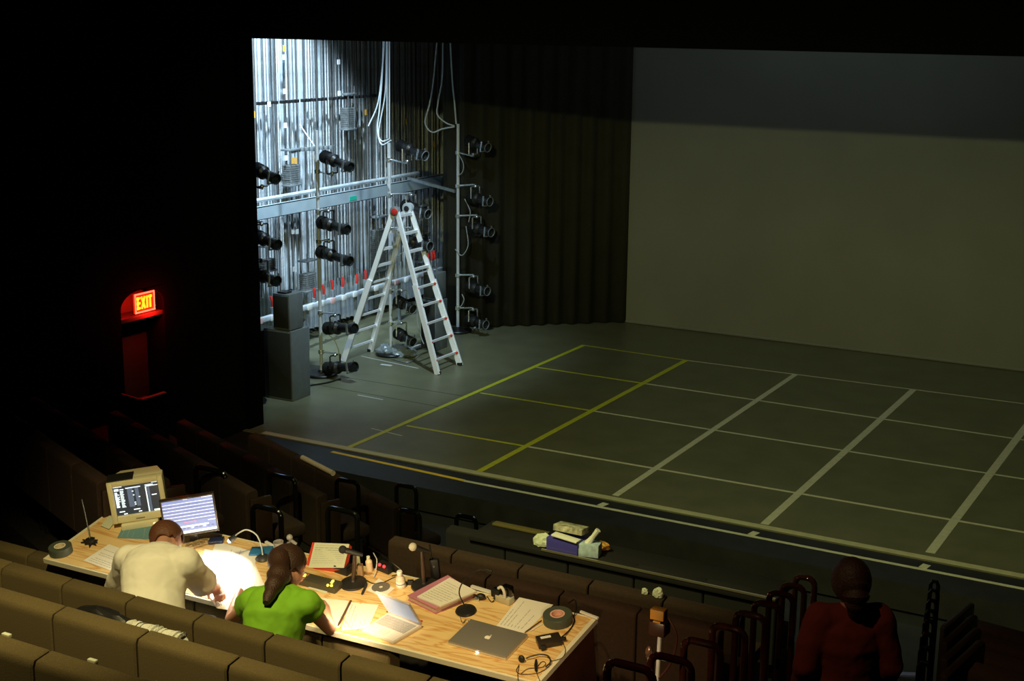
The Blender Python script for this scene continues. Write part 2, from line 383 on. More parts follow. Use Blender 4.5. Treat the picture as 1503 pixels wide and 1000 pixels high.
arbor((620, 345), .3, .35, 'counterweight stack seen through the right half of the ladder, upper one', -14.5)
arbor((620, 382), .3, .3, 'counterweight stack seen through the right half of the ladder, lower one', -14.5)
# clip row (rope clamps) at two heights; small bright labels
def mark(px, w, h, mt, label, X=-14.3, name='paper_tag', cat='tag', grp=None):
    p = atX(px[0], px[1], X); g = G(); g.box(-.006, -w/2, -h/2, .006, w/2, h/2); return one(name, g, mt, label, cat, p, group=grp, smooth=False)
for i, (px, py) in enumerate(((417, 84), (418, 134), (419, 184), (420, 232), (497, 91), (498, 137), (430, 340), (436, 340), (432, 395), (395, 153))):
    mark((px, py), .07, .08, mat('white_card', (.9, .92, .95), .4), 'small white card on a guide track, '+['topmost on the left track', 'second down on the left track', 'third down on the left track', 'fourth down on the left track', 'topmost on the right track', 'second down on the right track', 'left of a pair below the beam', 'right of a pair below the beam', 'under the pair below the beam', 'at the clamp row on the far left'][i], name='white_card', cat='card')
for i, (px, py) in enumerate(((417, 71), (373, 168), (430, 236), (434, 236), (464, 232), (537, 165), (597, 178), (638, 212))):
    mark((px, py), .05, .1, ORANGE, 'amber tag on the rope wall, '+['near the top left', 'beside the far left drape', 'left of a pair above a weight stack', 'right of a pair above a weight stack', 'behind the upper black spotlight', 'in the darker right part', 'up behind the ladder top', 'near the black curtain'][i], name='amber_tag')
g0 = G(); g0.box(-.03, -.03, -.025, .05, .03, .025, .004)
clampP = one('rope_clamp', g0, TBLK, 'small black rope clamp in a row across the tracks', 'clamp', atX(380, 152, -14.4), group='black rope clamps in the upper row')
for k in range(1, 22):
    c = dup(clampP); q = atX(380+k*8+rnd.uniform(-2, 2), 152-k*.55, -14.4); c.location = q
g0 = G(); g0.box(-.03, -.035, -.03, .06, .035, .03, .004)
clampQ = one('rope_clamp', g0, STEELD, 'metal rope clamp in the short row above the weights', 'clamp', atX(428, 222, -14.35), group='metal rope clamps in the middle row')
for k in range(1, 9): c = dup(clampQ); c.location = atX(428+k*7, 221-k*.6+rnd.uniform(-1, 1), -14.35)
# small purple-brown lower tags left side of track, red handled rope locks on the rail
XR = -14.0
ra, rb = atX(372, 471, XR), atX(648, 397, XR)
zr = (ra.z+rb.z)/2
rail = thing('locking_rail', 'long steel rail with striped clips running low along the rope wall', 'rail', (XR, ra.y, zr))
g = G(); g.box(-.05, 0, -.04, .03, rb.y-ra.y, .04, .01); obj('rail_beam', g, STEEL, rail)
for k in range(int((rb.y-ra.y)/.32)):
    g = G(); g.box(.03, .05+k*.32, -.045, .05, .17+k*.32, .045, .004); obj('card_holder', g, (WHITE if k % 3 else mat('pinkish_card', (.75, .45, .42), .5)), rail)
for k in range(5):
    g = G(); g.box(-.04, k*(rb.y-ra.y)/4.05, -zr, .0, k*(rb.y-ra.y)/4.05+.05, -.04); obj('post', g, STEELD, rail)
lk = None
for i, (px, py) in enumerate(((400, 452), (461, 439), (475, 434), (488, 427), (503, 423), (523, 418), (536, 412), (374, 462), (628, 386), (633, 384), (638, 382))):
    p = atX(px, py, XR-.02)
    if lk is None:
        lk = thing('rope_lock', '', 'rope lock', p, group=None)
        g = G(); g.tube([(0, 0, .0), (.02, 0, .09), (.0, .01, .19)], [.017, .024, .02]); obj('handle', g, RED, lk, label='red handle')
        g = G(); g.box(-.03, -.03, -.12, .03, .03, .02, .006); obj('lock_body', g, STEELD, lk); c = lk
    else: c = dup(lk); c.location = p
    c.rotation_euler = (rnd.uniform(-.2, .2), rnd.uniform(-.1, .1), 0)
    c['label'] = 'red-handled rope lock on the low rail, '+['beside the speaker tower left', 'just right of the speaker tower', 'by the nearest lighting pole', 'right of the nearest lighting pole', 'middle of the row left of the ladder', 'second from the ladder', 'nearest left of the ladder', 'far left by the drape', 'left of three behind the ladder', 'middle of three behind the ladder', 'right of three behind the ladder'][i]
# steel beam and upper pipe
XB = -14.0
ba, bb = atX(350, 317, XB), atX(640, 262, XB); zb = 2.28
za, zc = atX(457, 300, XB).z, 0
bt = thing('steel_beam', 'grey steel channel beam crossing the rope wall at mid height', 'beam', (XB, 17.0, za))
g = G(); g.box(-.03, 0, -.10, .0, 5.6, .10); g.box(-.1, 0, .09, .0, 5.6, .10); g.box(-.1, 0, -.10, .0, 5.6, -.09); obj('channel', g, BEAM, bt)
p = atX(518, 291, XB)
g = G(); g.box(.0, -.1, -.035, .006, .1, .035); o = obj('green_sticker', g, GREEN, bt, label='green rectangular sticker'); o.location = (0, p.y-17.0, p.z-za)
p = atX(457, 281, XB-.1); g = G(); g.tube([(0, -3.2, 0), (0, 3.2, 0)], .035, 10)
one('handrail_pipe', g, STEEL, 'round steel pipe running just above the grey beam', 'pipe', (XB-.1, p.y, p.z))
a, b = atX(600, 262, -13.9), atX(668, 281, -12.85); g = G(); g.bar(a, b, .04, .05)
one('brace_bar', g, STEELD, 'dark bar bracing the far lighting pole back to the beam', 'bar')

# ============================================================ LIGHTING BOOMS
def spot(a, b, label, bright, hang=1, polex=None):
    """an ellipsoidal spotlight from rear point a to lens point b"""
    a, b = V(a), V(b); d = (b-a); L = d.length; d.normalize()
    q = d.to_track_quat('Z', 'Y').to_matrix().to_4x4(); q.translation = a
    t = thing('spotlight', label, 'spotlight', mx=q)
    g = G(); g.lathe([(.03, 0), (.07, .02), (.085, .08), (.09, L*.40), (.098, L*.42), (.098, L*.46), (.075, L*.5), (.066, L*.52)], 18)
    for k in range(4): g.lathe([(.088, .05+k*.03), (.1, .055+k*.03), (.1, .06+k*.03), (.088, .065+k*.03)], 18)
    obj('body', g, FIX, t)
    g = G(); g.lathe([(.06, L*.5), (.066, L*.52), (.066, L*.82), (.075, L*.84), (.078, L), (.068, L), (.064, L*.96), (.0001, L*.96)], 18); obj('lens_barrel', g, FIX, t)
    g = G(); g.lathe([(.0001, L*.955), (.062, L*.962), (.062, L*.968), (.0001, L*.975)], 18); obj('lens', g, LENS, t)
    g = G(); w = .088
    for (x0, y0, x1, y1) in ((-w, -w, -w+.014, w), (w-.014, -w, w, w), (-w, -w, w, -w+.014)): g.box(x0, y0, L*.83, x1, y1, L*.88)
    obj('gel_frame', g, CHROME if bright else STEELD, t)
    if bright:
        g = G(); g.ringlathe([(.072, L), (.08, L), (.08, L+.012), (.072, L+.012)], 18); obj('lens_ring', g, STEELD, t)
    g = G(); up_ = q.to_3x3().inverted() @ V((0, 0, 1)); s_ = V((0, 0, 1)).cross(up_).normalized(); c0 = V((0, 0, L*.36)); h = up_*(.2*hang)
    g.tube([c0+s_*.105, c0+s_*.105+h*.95, c0+s_*.09+h, c0-s_*.09+h, c0-s_*.105+h*.95, c0-s_*.105], .012, 6); obj('yoke', g, CHROME if bright else FIX, t)
    g = G(); c1 = c0+h; g.ball(c1, .03); g.tube([c1-s_*.0+h*.02, c1+h*.2], .015)
    if polex is not None:
        pp = q.inverted() @ V(polex); g.tube([c1+h*.15, pp], .014, 6); g.tube([pp-up_*.03, pp+up_*.03], .045, 10)
    obj('clamp', g, CHROME, t); return t
def boom(px, py, ztop, label, X=None):
    p = atZ(px, py) if X is None else atX(px, py, X)
    p.z = 0; t = thing('lighting_boom', label, 'lighting stand', p)
    g = G(); g.lathe([(.24, .012), (.25, .03), (.24, .045), (.06, .06), (.05, .09)], 30); obj('base', g, FIX, t)
    g = G(); g.tube([(0, 0, .05), (0, 0, ztop)], .027, 12); obj('pole', g, POLE, t)
    return p
b1 = boom(472, 551, 3.75, 'tall lighting pole nearest the black speaker tower')
b2 = boom(574, 521, 3.45, 'lighting pole standing behind the ladder')
b3 = boom(672, 487, 3.62, 'lighting pole standing furthest back, before the black curtain')
b0 = atX(366, 590, -12.8); b0.z = 0
t = thing('lighting_boom', 'lighting pole seen dimly through the gauze at the far left', 'lighting stand', b0)
g = G(); g.lathe([(.24, .012), (.25, .03), (.24, .045), (.06, .06), (.05, .09)], 30); obj('base', g, FIX, t)
g = G(); g.tube([(0, 0, .05), (0, 0, 3.7)], .027, 12); obj('pole', g, STEELD, t)
def onboom(bp, items, bright, who):
    for (a, b, lb, hg) in items:
        A = atY(a[0], a[1], bp.y-.03); B = atY(b[0], b[1], bp.y-.03)
        B = B+V((0, -.12, 0)); pp = V((bp.x, bp.y, (A.z+B.z)/2+.18*hg))
        spot(A, B, 'black stage spotlight '+lb+' '+who, bright, hg, pp)
onboom(b0, [((372, 246), (414, 262), 'topmost', -1), ((372, 345), (416, 358), 'in the middle', 1), ((372, 400), (415, 411), 'lowest', 1)], False, 'on the pole behind the gauze')
onboom(b1, [((472, 228), (522, 245), 'topmost', -1), ((467, 325), (517, 336), 'second from the top', 1), ((466, 368), (521, 382), 'third from the top', 1), ((476, 482), (528, 480), 'second from the floor', 1), ((476, 541), (528, 536), 'lowest', 1)], False, 'on the pole by the speaker tower')
onboom(b2, [((583, 212), (630, 228), 'topmost', -1), ((590, 300), (634, 313), 'second down', 1), ((592, 352), (637, 360), 'third down', 1), ((580, 440), (612, 452), 'fourth down', 1), ((580, 487), (612, 500), 'lowest', 1)], True, 'on the pole behind the ladder')
onboom(b3, [((683, 205), (721, 216), 'topmost', -1), ((686, 288), (724, 295), 'second down', 1), ((688, 332), (726, 340), 'third down', 1), ((684, 420), (720, 426), 'fourth down', 1), ((684, 468), (718, 475), 'lowest', 1)], True, 'on the furthest pole')
def cable(pts, r, mt, label, cat='cable', n=10):
    g = G(); g.tube(bez(pts, n), r, 6); return one('cable', g, mt, label, cat)
def pxY(lst, y): return [atY(a, b, y+(c[0] if c else 0)) for a, b, *c in lst]
yb = b2.y
for i, l in enumerate(([(565, 40), (562, 90), (555, 150), (541, 185)], [(563, 40), (561, 110), (557, 160), (554, 190), (560, 212), (574, 206)], [(567, 40), (567, 90), (565, 140), (556, 192), (560, 207), (572, 204)], [(568.5, 40), (568, 100), (568, 160), (568, 203)], [(571.5, 40), (571.5, 100), (571.5, 160), (571.5, 203)])):
    cable(pxY(l, yb), .011, CABW, ['pale cable swinging furthest left from the top above the ladder', 'pale cable with the lowest loop above the ladder', 'pale cable with a narrow loop above the ladder', 'straight pale cable, left of two, above the ladder', 'straight pale cable, right of two, above the ladder'][i])
yb = b3.y
for i, l in enumerate(([(644, 40), (641, 66), (636, 120), (630, 155), (624, 180), (634, 194), (650, 189), (667, 186)], [(651, 40), (650, 66), (649, 115), (643, 150), (642, 168), (654, 180), (667, 185)], [(660, 40), (661, 66), (664, 120), (667, 150), (669.5, 182)])):
    cable(pxY(l, yb), .013, CABW, ['pale cable with the big low loop beside the furthest pole', 'pale cable in the middle bending to the furthest pole', 'pale cable running straight down to the furthest pole'][i])
for l, lb in (([(673, 226), (680, 240), (679, 252), (673, 258)], 'short pale jumper cable high on the furthest pole'), ([(682, 292), (690, 310), (688, 326)], 'short cable curve beside the middle of the furthest pole'), ([(684, 332), (687, 360), (678, 375), (668, 366)], 'pale cable hanging in a loop at the middle of the furthest pole'), ([(678, 432), (681, 440), (676, 450), (670, 448)], 'small cable loop low on the furthest pole')):
    cable(pxY(l, b3.y-.04), .008, mat('grey_cable', (.3, .34, .36), .5), lb)
for l, lb in (([(593, 355), (592, 368), (584, 376), (576, 376)], 'grey cable loop seen through the ladder'), ([(567, 246), (567, 265), (572, 280)], 'pale cable taped to the pole behind the ladder'), ([(612, 455), (613, 475), (618, 495), (622, 505)], 'pale cable hanging down low behind the ladder')):
    cable(pxY(l, b2.y-.05), .008, mat('grey_cable', (.3, .34, .36), .5), lb)
cable(pxY([(483, 492), (491, 500), (497, 515), (497, 525)], b1.y-.05), .009, CABW, 'thin cable hanging between the two lowest spotlights')
cable(pxY([(440, 183), (450, 198), (462, 215)], 17.4), .01, CABW, 'short pale cord slanting down to the topmost left spotlight')
# ============================================================ LADDER
def ladder():
    F = [atZ(645, 550), atZ(676, 537), atZ(507, 531), atZ(541, 516)]
    F = [V((-11.36, 18.12, 0)), V((-11.36, 18.76, 0)), V((-13.1, 18.06, 0)), V((-13.1, 18.78, 0))]
    top0 = atY(580, 310, 18.25); top1 = V((top0.x, 18.62, top0.z))
    t = thing('folding_ladder', 'open aluminium A-frame ladder with red-tipped rungs standing in the wing', 'ladder', (-12.2, 18.4, 0))
    o = V((-12.2, 18.4, 0)); nm = 9
    for s, (f0, f1) in enumerate(((F[0], F[1]), (F[2], F[3]))):
        dx = V((.035 if s == 0 else -.035, 0, 0)); a0, a1 = top0+dx, top1+dx
        for f, a in ((f0, a0), (f1, a1)):
            g = G(); g.bar(f-o, a-o, .035, .075); obj('side_rail', g, ALU, t)
            g = G(); m_ = f.lerp(a, .55); k = (f-a).normalized(); off = V((0, -.012 if a is a0 else .012, 0)); g.bar(f+off*2-o, m_+off*2-o, .03, .09); obj('outer_rail', g, ALU, t)
            g = G(); g.box(-.04, -.025, 0, .04, .025, .05, .008); q = obj('rubber_foot', g, TBLK, t); q.location = f-o
        for k in range(nm):
            fr = .085+k*.885/(nm-1)
            p, q = f0.lerp(a0, fr), f1.lerp(a1, fr); g = G(); g.bar(p-o, q-o, .05 if k > 4 else .03, .04 if k > 4 else .032); rg = obj('rung', g, mat('bright_rung', (.92, .94, .96), .35, .3), t)
            if s == 0 and k < 5:
                for e in (p, q):
                    g = G(); g.ball(e+V((.03, -.01, 0))-o, .022); obj('rung_cap', g, RED, rg, label='red rung end')
    g = G(); g.T = M.Translation(top0-o) @ M.Rotation(PI/2, 4, 'X'); g.lathe([(.05, -.05), (.075, -.04), (.075, .04), (.05, .05)], 20); obj('hinge', g, STEELD, t)
    g = G(); g.T = M.Translation(top0-o+V((.02, -.05, .0))) @ M.Rotation(PI/2, 4, 'X'); g.lathe([(.03, -.03), (.05, -.02), (.05, .02), (.02, .03)], 20); obj('lock_knob', g, RED, t, label='red lock knob')
    g = G(); g.T = M.Translation(top1-o) @ M.Rotation(PI/2, 4, 'X'); g.lathe([(.06, -.05), (.09, -.04), (.09, .04), (.06, .05)], 20); obj('hinge', g, STEEL, t)
    g = G(); g.T = M.Translation(top1-o+V((.0, -.05, .0))) @ M.Rotation(PI/2, 4, 'X'); g.lathe([(.03, -.02), (.045, -.01), (.045, .01), (.02, .02)], 20); obj('lock_knob', g, TBLK, t)
ladder()
# ============================================================ SPEAKERS & WING CLUTTER
def speaker(px, w, d, z0, h, label, rz=0, handle=True):
    t = thing('loudspeaker', label, 'loudspeaker', (px[0], px[1], z0), rz)
    g = G(); g.box(-w, 0, 0, 0, d, h, .012); obj('cabinet', g, SPK, t)
    g = G(); g.box(-w+.02, -.012, .03, -.02, .002, h-.03, .004); obj('grille', g, GRIL, t)
    if handle: g = G(); g.tube([(-w*.5, d*.3, h), (-w*.5, d*.35, h+.06), (-w*.5, d*.65, h+.06), (-w*.5, d*.7, h)], .012); obj('handle', g, STEELD, t)
    return t
p = atZ(430, 590); speaker((p.x, p.y), .5, .42, 0, 1.03, 'tall grey-black loudspeaker cabinet on the floor at the left stage edge', handle=False)
speaker((p.x-.02, p.y), .3, .32, 1.04, .52, 'smaller black loudspeaker stacked on the tall left cabinet', handle=False)
g = G(); g.tube([(0, 0, 0), (.02, .05, .03), (0, .12, .01)], .012); g.box(-.1, -.1, -.01, .05, .05, .01, .004)
one('cable_coil', g, TBLK, 'black cable and clip lying on top of the left speaker', 'cable', (p.x-.15, p.y+.12, 1.575))
g = G(); g.box(-.45, 0, 0, 0, .4, .95, .01); one('road_case', g, mat('dark_case', (.02, .02, .012), .7), 'dark case standing left of the black speaker tower', 'case', (p.x-.62, p.y+.05, 0))
p = atZ(640, 516); speaker((p.x, p.y), .3, .36, 0, .84, 'grey loudspeaker cabinet on the floor behind the ladder')
speaker((p.x-.0, p.y+.02), .26, .3, .86, .44, 'small grey loudspeaker stacked on the one behind the ladder')
def crumple(c, r, sc, seed, n=3):
    t = bmesh.new(); bmesh.ops.create_icosphere(t, subdivisions=n, radius=r); q = random.Random(seed)
    for v in t.verts: v.co = V((v.co.x*sc[0], v.co.y*sc[1], max(-r*.3, v.co.z)*sc[2]))*(1+q.uniform(-.13, .13)+.12*sin(v.co.x*38/(r*8)+seed)*cos(v.co.y*30/(r*8)))
    zm = min(v.co.z for v in t.verts)
    for v in t.verts: v.co.z -= zm
    g = G(); g.T = M.Translation(c); g.merge(t); return g
p = atZ(567, 520); one('plastic_bag', crumple((0, 0, 0), .16, (1, 1, .8), 2), PLAST, 'crumpled grey plastic bundle at the foot of the pole, left one', 'bag', p, smooth=False)
p = atZ(590, 521); one('plastic_bag', crumple((0, 0, 0), .2, (1.3, 1, .6), 5), PLAST, 'crumpled grey plastic bundle beside the floor tube, right one', 'bag', p, smooth=False)
a, b = atZ(598, 517), atZ(618, 510); g = G(); g.bar(a+V((0, 0, .03)), b+V((0, 0, .03)), .05, .05); one('floor_tube', g, WHITE, 'short white tube lying on the floor behind the ladder', 'tube')
a, b = atZ(656, 478), atZ(668, 474); g = G(); g.bar(a+V((0, 0, .1)), b+V((0, 0, .1)), .1, .08); one('floor_box', g, STEELD, 'small grey metal box on the floor by the furthest pole', 'box')
cable([atZ(x, y, .012) for x, y in ((660, 486), (674, 489), (690, 486), (701, 478))], .014, CABW, 'pale cable curling on the floor at the furthest pole')
cable([atZ(x, y, .012) for x, y in ((575, 527), (600, 532), (618, 520), (640, 512))], .01, STEELD, 'thin dark cable on the floor under the ladder')
cable([atZ(x, y, .012) for x, y in ((430, 570), (455, 566), (480, 562), (500, 556))], .012, CABB, 'black cable on the floor from the speaker to the nearest pole')

# ============================================================ HOUSE SEATING
def seat(w, up_, wood, h=.52, full=True):
    """one theatre seat: backrest facing -Y (towards the camera), cushion on +Y; origin at floor behind"""
    t = bpy.data.objects.new('theatre_seat', None); C.objects.link(t); t.empty_display_size = .05
    g = G(); hw = w/2-.006; top = .85
    pr_ = [(-.0, top-h), (-.0, top-.03), (.012, top), (.10, top+.012), (.118, top-.02), (.118, top-h)]
    g.T = M(((0, 0, 1, 0), (1, 0, 0, 0), (0, 1, 0, 0), (0, 0, 0, 1)))
    g.prism(pr_, -hw, hw); bmesh.ops.bevel(g.b, geom=[e for e in g.b.edges], offset=.008, segments=1, affect='EDGES')
    obj('backrest', g, up_, t)
    g = G(); g.box(-hw+.01, .12, .34, hw-.01, .58, .45, .03); obj('seat_cushion', g, up_, t)
    for q in (-hw+.03, hw-.07):
        g = G(); g.box(q, .1, 0, q+.04, .5, .34); obj('leg', g, TBLK, t)
    return t
def seatrow(x0, n, w, y, ztop, rowname, up_, rz=0, first=None):
    """x0: left end on X; ordinal from the left"""
    src = None; d = V((cos(rz), sin(rz), 0))
    for k in range(n):
        src = first if first is not None else src
        o = dup(src) if src is not None else seat(w, up_, None)
        if src is None: src = o
        o.location = V((x0, y, ztop-.85))+d*(w*(k+.5)); o.rotation_euler = (0, 0, rz)
        setp(o, 'theatre seat, '+ORD[k]+' from left in '+rowname, 'theatre seat', rowname)
    return src
rowA = seatrow(-8.85, 9, .5, 6.40, 1.84, 'the row under the work table', UPH)
xb = atY(92, 862, 5.45).x-4*.5
rowB = seatrow(xb, 12, .495, 5.45, 2.26, 'the row behind the two seated people', UPH)
xc = atY(74.5, 904, 4.55).x-3*.55
rowC = seatrow(xc, 9, .55, 4.55, 2.63, 'the second row from the bottom of the picture', UPH)
xd = atY(46.6, 973, 3.7).x-2*.55
rowD = seatrow(xd, 6, .55, 3.7, 2.94, 'the row at the bottom edge of the picture', UPH)
# risers
def steps(x0, x1, lst):
    for (ya, yb, z) in lst:
        g = G(); g.box(x0, ya, -.6, x1, yb, z); struct('floor', g, RISER)
steps(-9.5, -3.0, [(6.35, 7.45, .99), (5.40, 6.35, 1.41), (4.5, 5.40, 1.78), (3.65, 4.5, 2.09), (-4, 3.65, 2.35)])
steps(-3.0, 3.5, [(-4, 3.65, 2.35), (3.65, 4.5, 2.09), (4.5, 5.4, 1.78), (5.4, 6.35, 1.4), (6.35, 7.45, 1.2), (7.45, 8.3, .98), (8.3, 9.2, .76), (9.2, 10.2, .5), (10.2, 11, .2)])
steps(-5.6, -3.0, [(7.45, 8.3, 1.01), (8.3, 9.2, .76), (9.2, 10.2, .55)])
# right-hand rows behind the table
R2 = atY(1055, 930, 7.5); R1 = atY(1087, 909, 8.35); R0 = atY(1140, 880, 9.25)
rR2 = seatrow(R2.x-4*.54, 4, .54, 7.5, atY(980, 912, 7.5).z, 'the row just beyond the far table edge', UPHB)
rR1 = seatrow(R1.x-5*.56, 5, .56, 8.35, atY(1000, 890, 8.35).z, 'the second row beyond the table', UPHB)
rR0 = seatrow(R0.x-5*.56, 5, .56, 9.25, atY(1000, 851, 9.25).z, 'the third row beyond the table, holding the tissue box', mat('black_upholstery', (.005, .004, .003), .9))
g = G(); a = atY(793, 806, 9.2); g.box(a.x, 9.215, a.z-.02, R0.x, 9.23, a.z-.005)
o = one('highlight_strip', g, mat('highlight_metal', (.5, .45, .3), .3, .8), 'thin bright trim line along the top of the black seat row', 'trim'); o.rotation_euler = (0, 0, 0)  # highlight on the row's top edge built as a pale strip
# fanned left rows
ANG = rad(66.7); dv = V((-sin(ANG), cos(ANG), 0)); rzL = math.atan2(-dv.y, -dv.x)
ends = [((577, 747), .85), ((465, 730), 1.2), ((361, 724), 1.55), ((230, 708), 1.9), ((142, 709), 2.25)]
lrn = ['the front row of the dark left block', 'the second row of the dark left block', 'the third row of the dark left block', 'the fourth row of the dark left block', 'the rearmost row of the dark left block']
srcL = None
for i, (px, zt) in enumerate(ends):
    e = atZ(*px, zt); n = (6, 6, 6, 6, 5)[i]; L = n*.5; s = e+dv*L
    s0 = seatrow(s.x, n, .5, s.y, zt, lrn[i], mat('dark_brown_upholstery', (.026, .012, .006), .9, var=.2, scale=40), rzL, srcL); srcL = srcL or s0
    # end panel
    g = G(); g.box(-.02, .0, 0, .02, .2, .80, .01)
    o = one('end_panel', g, WOODE, 'brown wooden panel closing the aisle end of '+lrn[i], 'panel', (e.x+.02*cos(rzL)+.02, e.y, zt-.85), rz=rzL)
    nrm = V((-sin(rzL), cos(rzL), 0)); w0 = e-dv*.9-nrm*.06; w1 = e+dv*5.5-nrm*.06
    g = G(); g.prism([(w0.x, w0.y), (w0.x+nrm.x*.95, w0.y+nrm.y*.95), (w1.x+nrm.x*.95, w1.y+nrm.y*.95), (w1.x, w1.y)], -.6, zt-.85); struct('floor', g, RISER)
# inverted-U handrails
def urail(px0, px1, ytop, ztop, h, label, mt=GLOSS, r=.022, slope=0):
    a = atZ(px0, ytop, ztop); b = atY(px1, ytop+slope, a.y); b.z = ztop
    o = a.copy(); o.z = ztop-h; c = .05; w = (b-a).length
    g = G(); g.tube([(0, 0, 0), (0, 0, h-c)]+[(c-c*cos(t*PI/8), 0, h-c+c*sin(t*PI/8)) for t in range(1, 5)]+[(w-c+c*sin(t*PI/8), 0, h-c+c*cos(t*PI/8)) for t in range(0, 5)]+[(w, 0, 0)], r, 10)
    d = b-a; one('handrail', g, mt, label, 'handrail', o, math.atan2(d.y, d.x))
for i, (x0, x1, yt, zt) in enumerate(((582, 611, 711, .9), (494, 526, 703, 1.1), (395, 433, 696, 1.35), (287, 330, 685, 1.6), (162, 208, 672, 1.8), (26, 80, 658, 1.95))):
    urail(x0, x1, yt, zt, 1.05, 'glossy black looped handrail in the left aisle, '+ORD[i]+' from the right in the upper line')
for i, (x0, x1, yt, zt) in enumerate(((670, 699, 756, .85), (586, 616, 748, 1.15), (481, 524, 745, 1.45), (371, 412, 742, 1.6), (93, 150, 716, 1.75))):
    urail(x0, x1, yt, zt, .95, 'glossy black looped handrail in the left aisle, '+ORD[i]+' from the right in the lower line')
for i, (x, y) in enumerate(((1182, 848), (1165, 860), (1147, 872), (1127, 887), (1102, 903), (1070, 922), (1031, 944), (985, 967), (925, 978))):
    p = atX(x, y, -2.55+.02*i); q = p.copy()
    g = G(); h = 1.0; w = .13+.012*i; c = .05
    g.tube([(0, 0, 0), (0, 0, h-c)]+[(c-c*cos(t*PI/8), 0, h-c+c*sin(t*PI/8)) for t in range(1, 5)]+[(w-c+c*sin(t*PI/8), 0, h-c+c*cos(t*PI/8)) for t in range(0, 5)]+[(w, 0, 0)], .02, 10)
    one('handrail', g, mat('glossy_dark_enamel', (.03, .008, .006), .12, coat=1), 'glossy dark looped handrail on the right aisle, '+ORD[i]+' from the top of the descending line', 'handrail', (p.x-w/2, p.y, p.z-h), 0)
# a second line of rails seen end-on near the right edge
for i, (x, y) in enumerate(((1372, 853), (1371, 866), (1369, 881), (1367, 896), (1365, 911), (1362, 930), (1360, 950), (1358, 972))):
    p = atY(x, y, 9.2-i*.42); g = G(); h = .9; w = .05
    g.tube([(-w/2, 0, 0), (-w/2, 0, h-.03), (-w/4, 0, h-.005), (w/4, 0, h-.005), (w/2, 0, h-.03), (w/2, 0, 0)], .014, 8)
    one('handrail', g, GLOSS, 'narrow glossy black rail near the right picture edge, '+ORD[i]+' from the top', 'handrail', (p.x, p.y, p.z-h))
p, q = atZ(1185, 984, .995), atZ(1348, 991, .995); g = G(); g.bar((0, 0, 0), (q.x-p.x, q.y-p.y, 0), .05, .012)
one('step_edge_strip', g, mat('blue_lit_strip', (.10, .11, .32), .5), 'dull blue strip along a step edge at the bottom right', 'strip', p)  # blue light on the step edge put into the strip's colour
# dim right block of seats
for i, (y, Y_) in enumerate(((914, 8.6), (936, 7.8), (960, 7.0), (984, 6.25))):
    p = atY(1408+i*3, y, Y_); nm = 'the dim right block, '+['furthest row', 'second row', 'third row', 'nearest row'][i]
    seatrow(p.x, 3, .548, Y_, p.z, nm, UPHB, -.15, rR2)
    g = G(); g.box(-.03, 0, 0, .02, .5, .8, .02); one('end_panel', g, WOODE, 'brown panel ending '+nm, 'panel', (p.x-.09, p.y, p.z-.85), -.15)
# ============================================================ WORK TABLE (a tilted plywood top)
TILT = rad(10); Z0 = 1.9; YN = atZ(400, 909, Z0).y
TN = V((0, -sin(TILT), cos(TILT)))            # surface normal
def tp(x, y, h=0):
    d = ray(x, y); p0 = V((0, YN, Z0))+TN*h; return CP+d*((p0-CP).dot(TN)/d.dot(TN))
def TM(p, a=0): return M.Translation(p) @ M.Rotation(TILT, 4, 'X') @ M.Rotation(a, 4, 'Z')
def tang(p, q):                                # heading of p->q inside the table frame
    d = M.Rotation(-TILT, 3, 'X') @ (q-p); return math.atan2(d.y, d.x)
cs = [tp(63, 820), tp(790, 1004), tp(877, 907), tp(164, 748)]
TX0, TX1 = (cs[0].x+cs[3].x)/2, (cs[1].x+cs[2].x)/2
org = V((TX0, YN, Z0)); TWD = TX1-TX0; TDP = .5*((cs[2]-cs[1]).length+(cs[3]-cs[0]).length)
inv = TM(org).inverted()
lc = [inv @ c for c in cs]
t = thing('work_table', 'long tilted plywood work table covered with equipment, set over the seat row', 'table', mx=TM(org))
pts = [(c.x, c.y) for c in lc]
g = G(); g.prism(pts, -.035, -.0015); obj('edge_band', g, EDGE, t, smooth=False)
cx_ = sum(p[0] for p in pts)/4; cy_ = sum(p[1] for p in pts)/4
g = G(); g.prism([(cx_+(p[0]-cx_)*(1-.03/2), cy_+(p[1]-cy_)*.955) for p in pts], -.02, 0); obj('table_top', g, PLY, t, smooth=False)
DWOOD = mat('dark_red_wood', (.07, .022, .01), .5, var=.3, scale=6)
g = G(); g.bar((lc[1].x-.03, lc[1].y+.03, -.045-.3), (lc[2].x-.03, lc[2].y-.02, -.045-.3), .02, .6); obj('side_panel', g, DWOOD, t)
for (x, y) in ((lc[0].x+.1, .08), (lc[3].x+.1, TDP-.1), (lc[1].x-.15, .08), (lc[2].x-.15, TDP-.1)):
    g = G(); g.box(x-.03, y-.03, -.5 if y > .3 else -.42, x+.03, y+.03, -.036); obj('leg', g, DWOOD, t)
def tt(name, label, cat, x, y, a=0, h=0, group=None): return thing(name, label, cat, mx=TM(tp(x, y, h), a), group=group)
def t1(name, g, mt, label, cat, x, y, a=0, h=0, smooth=True): return one(name, g, mt, label, cat, mx=TM(tp(x, y, h), a), smooth=smooth)
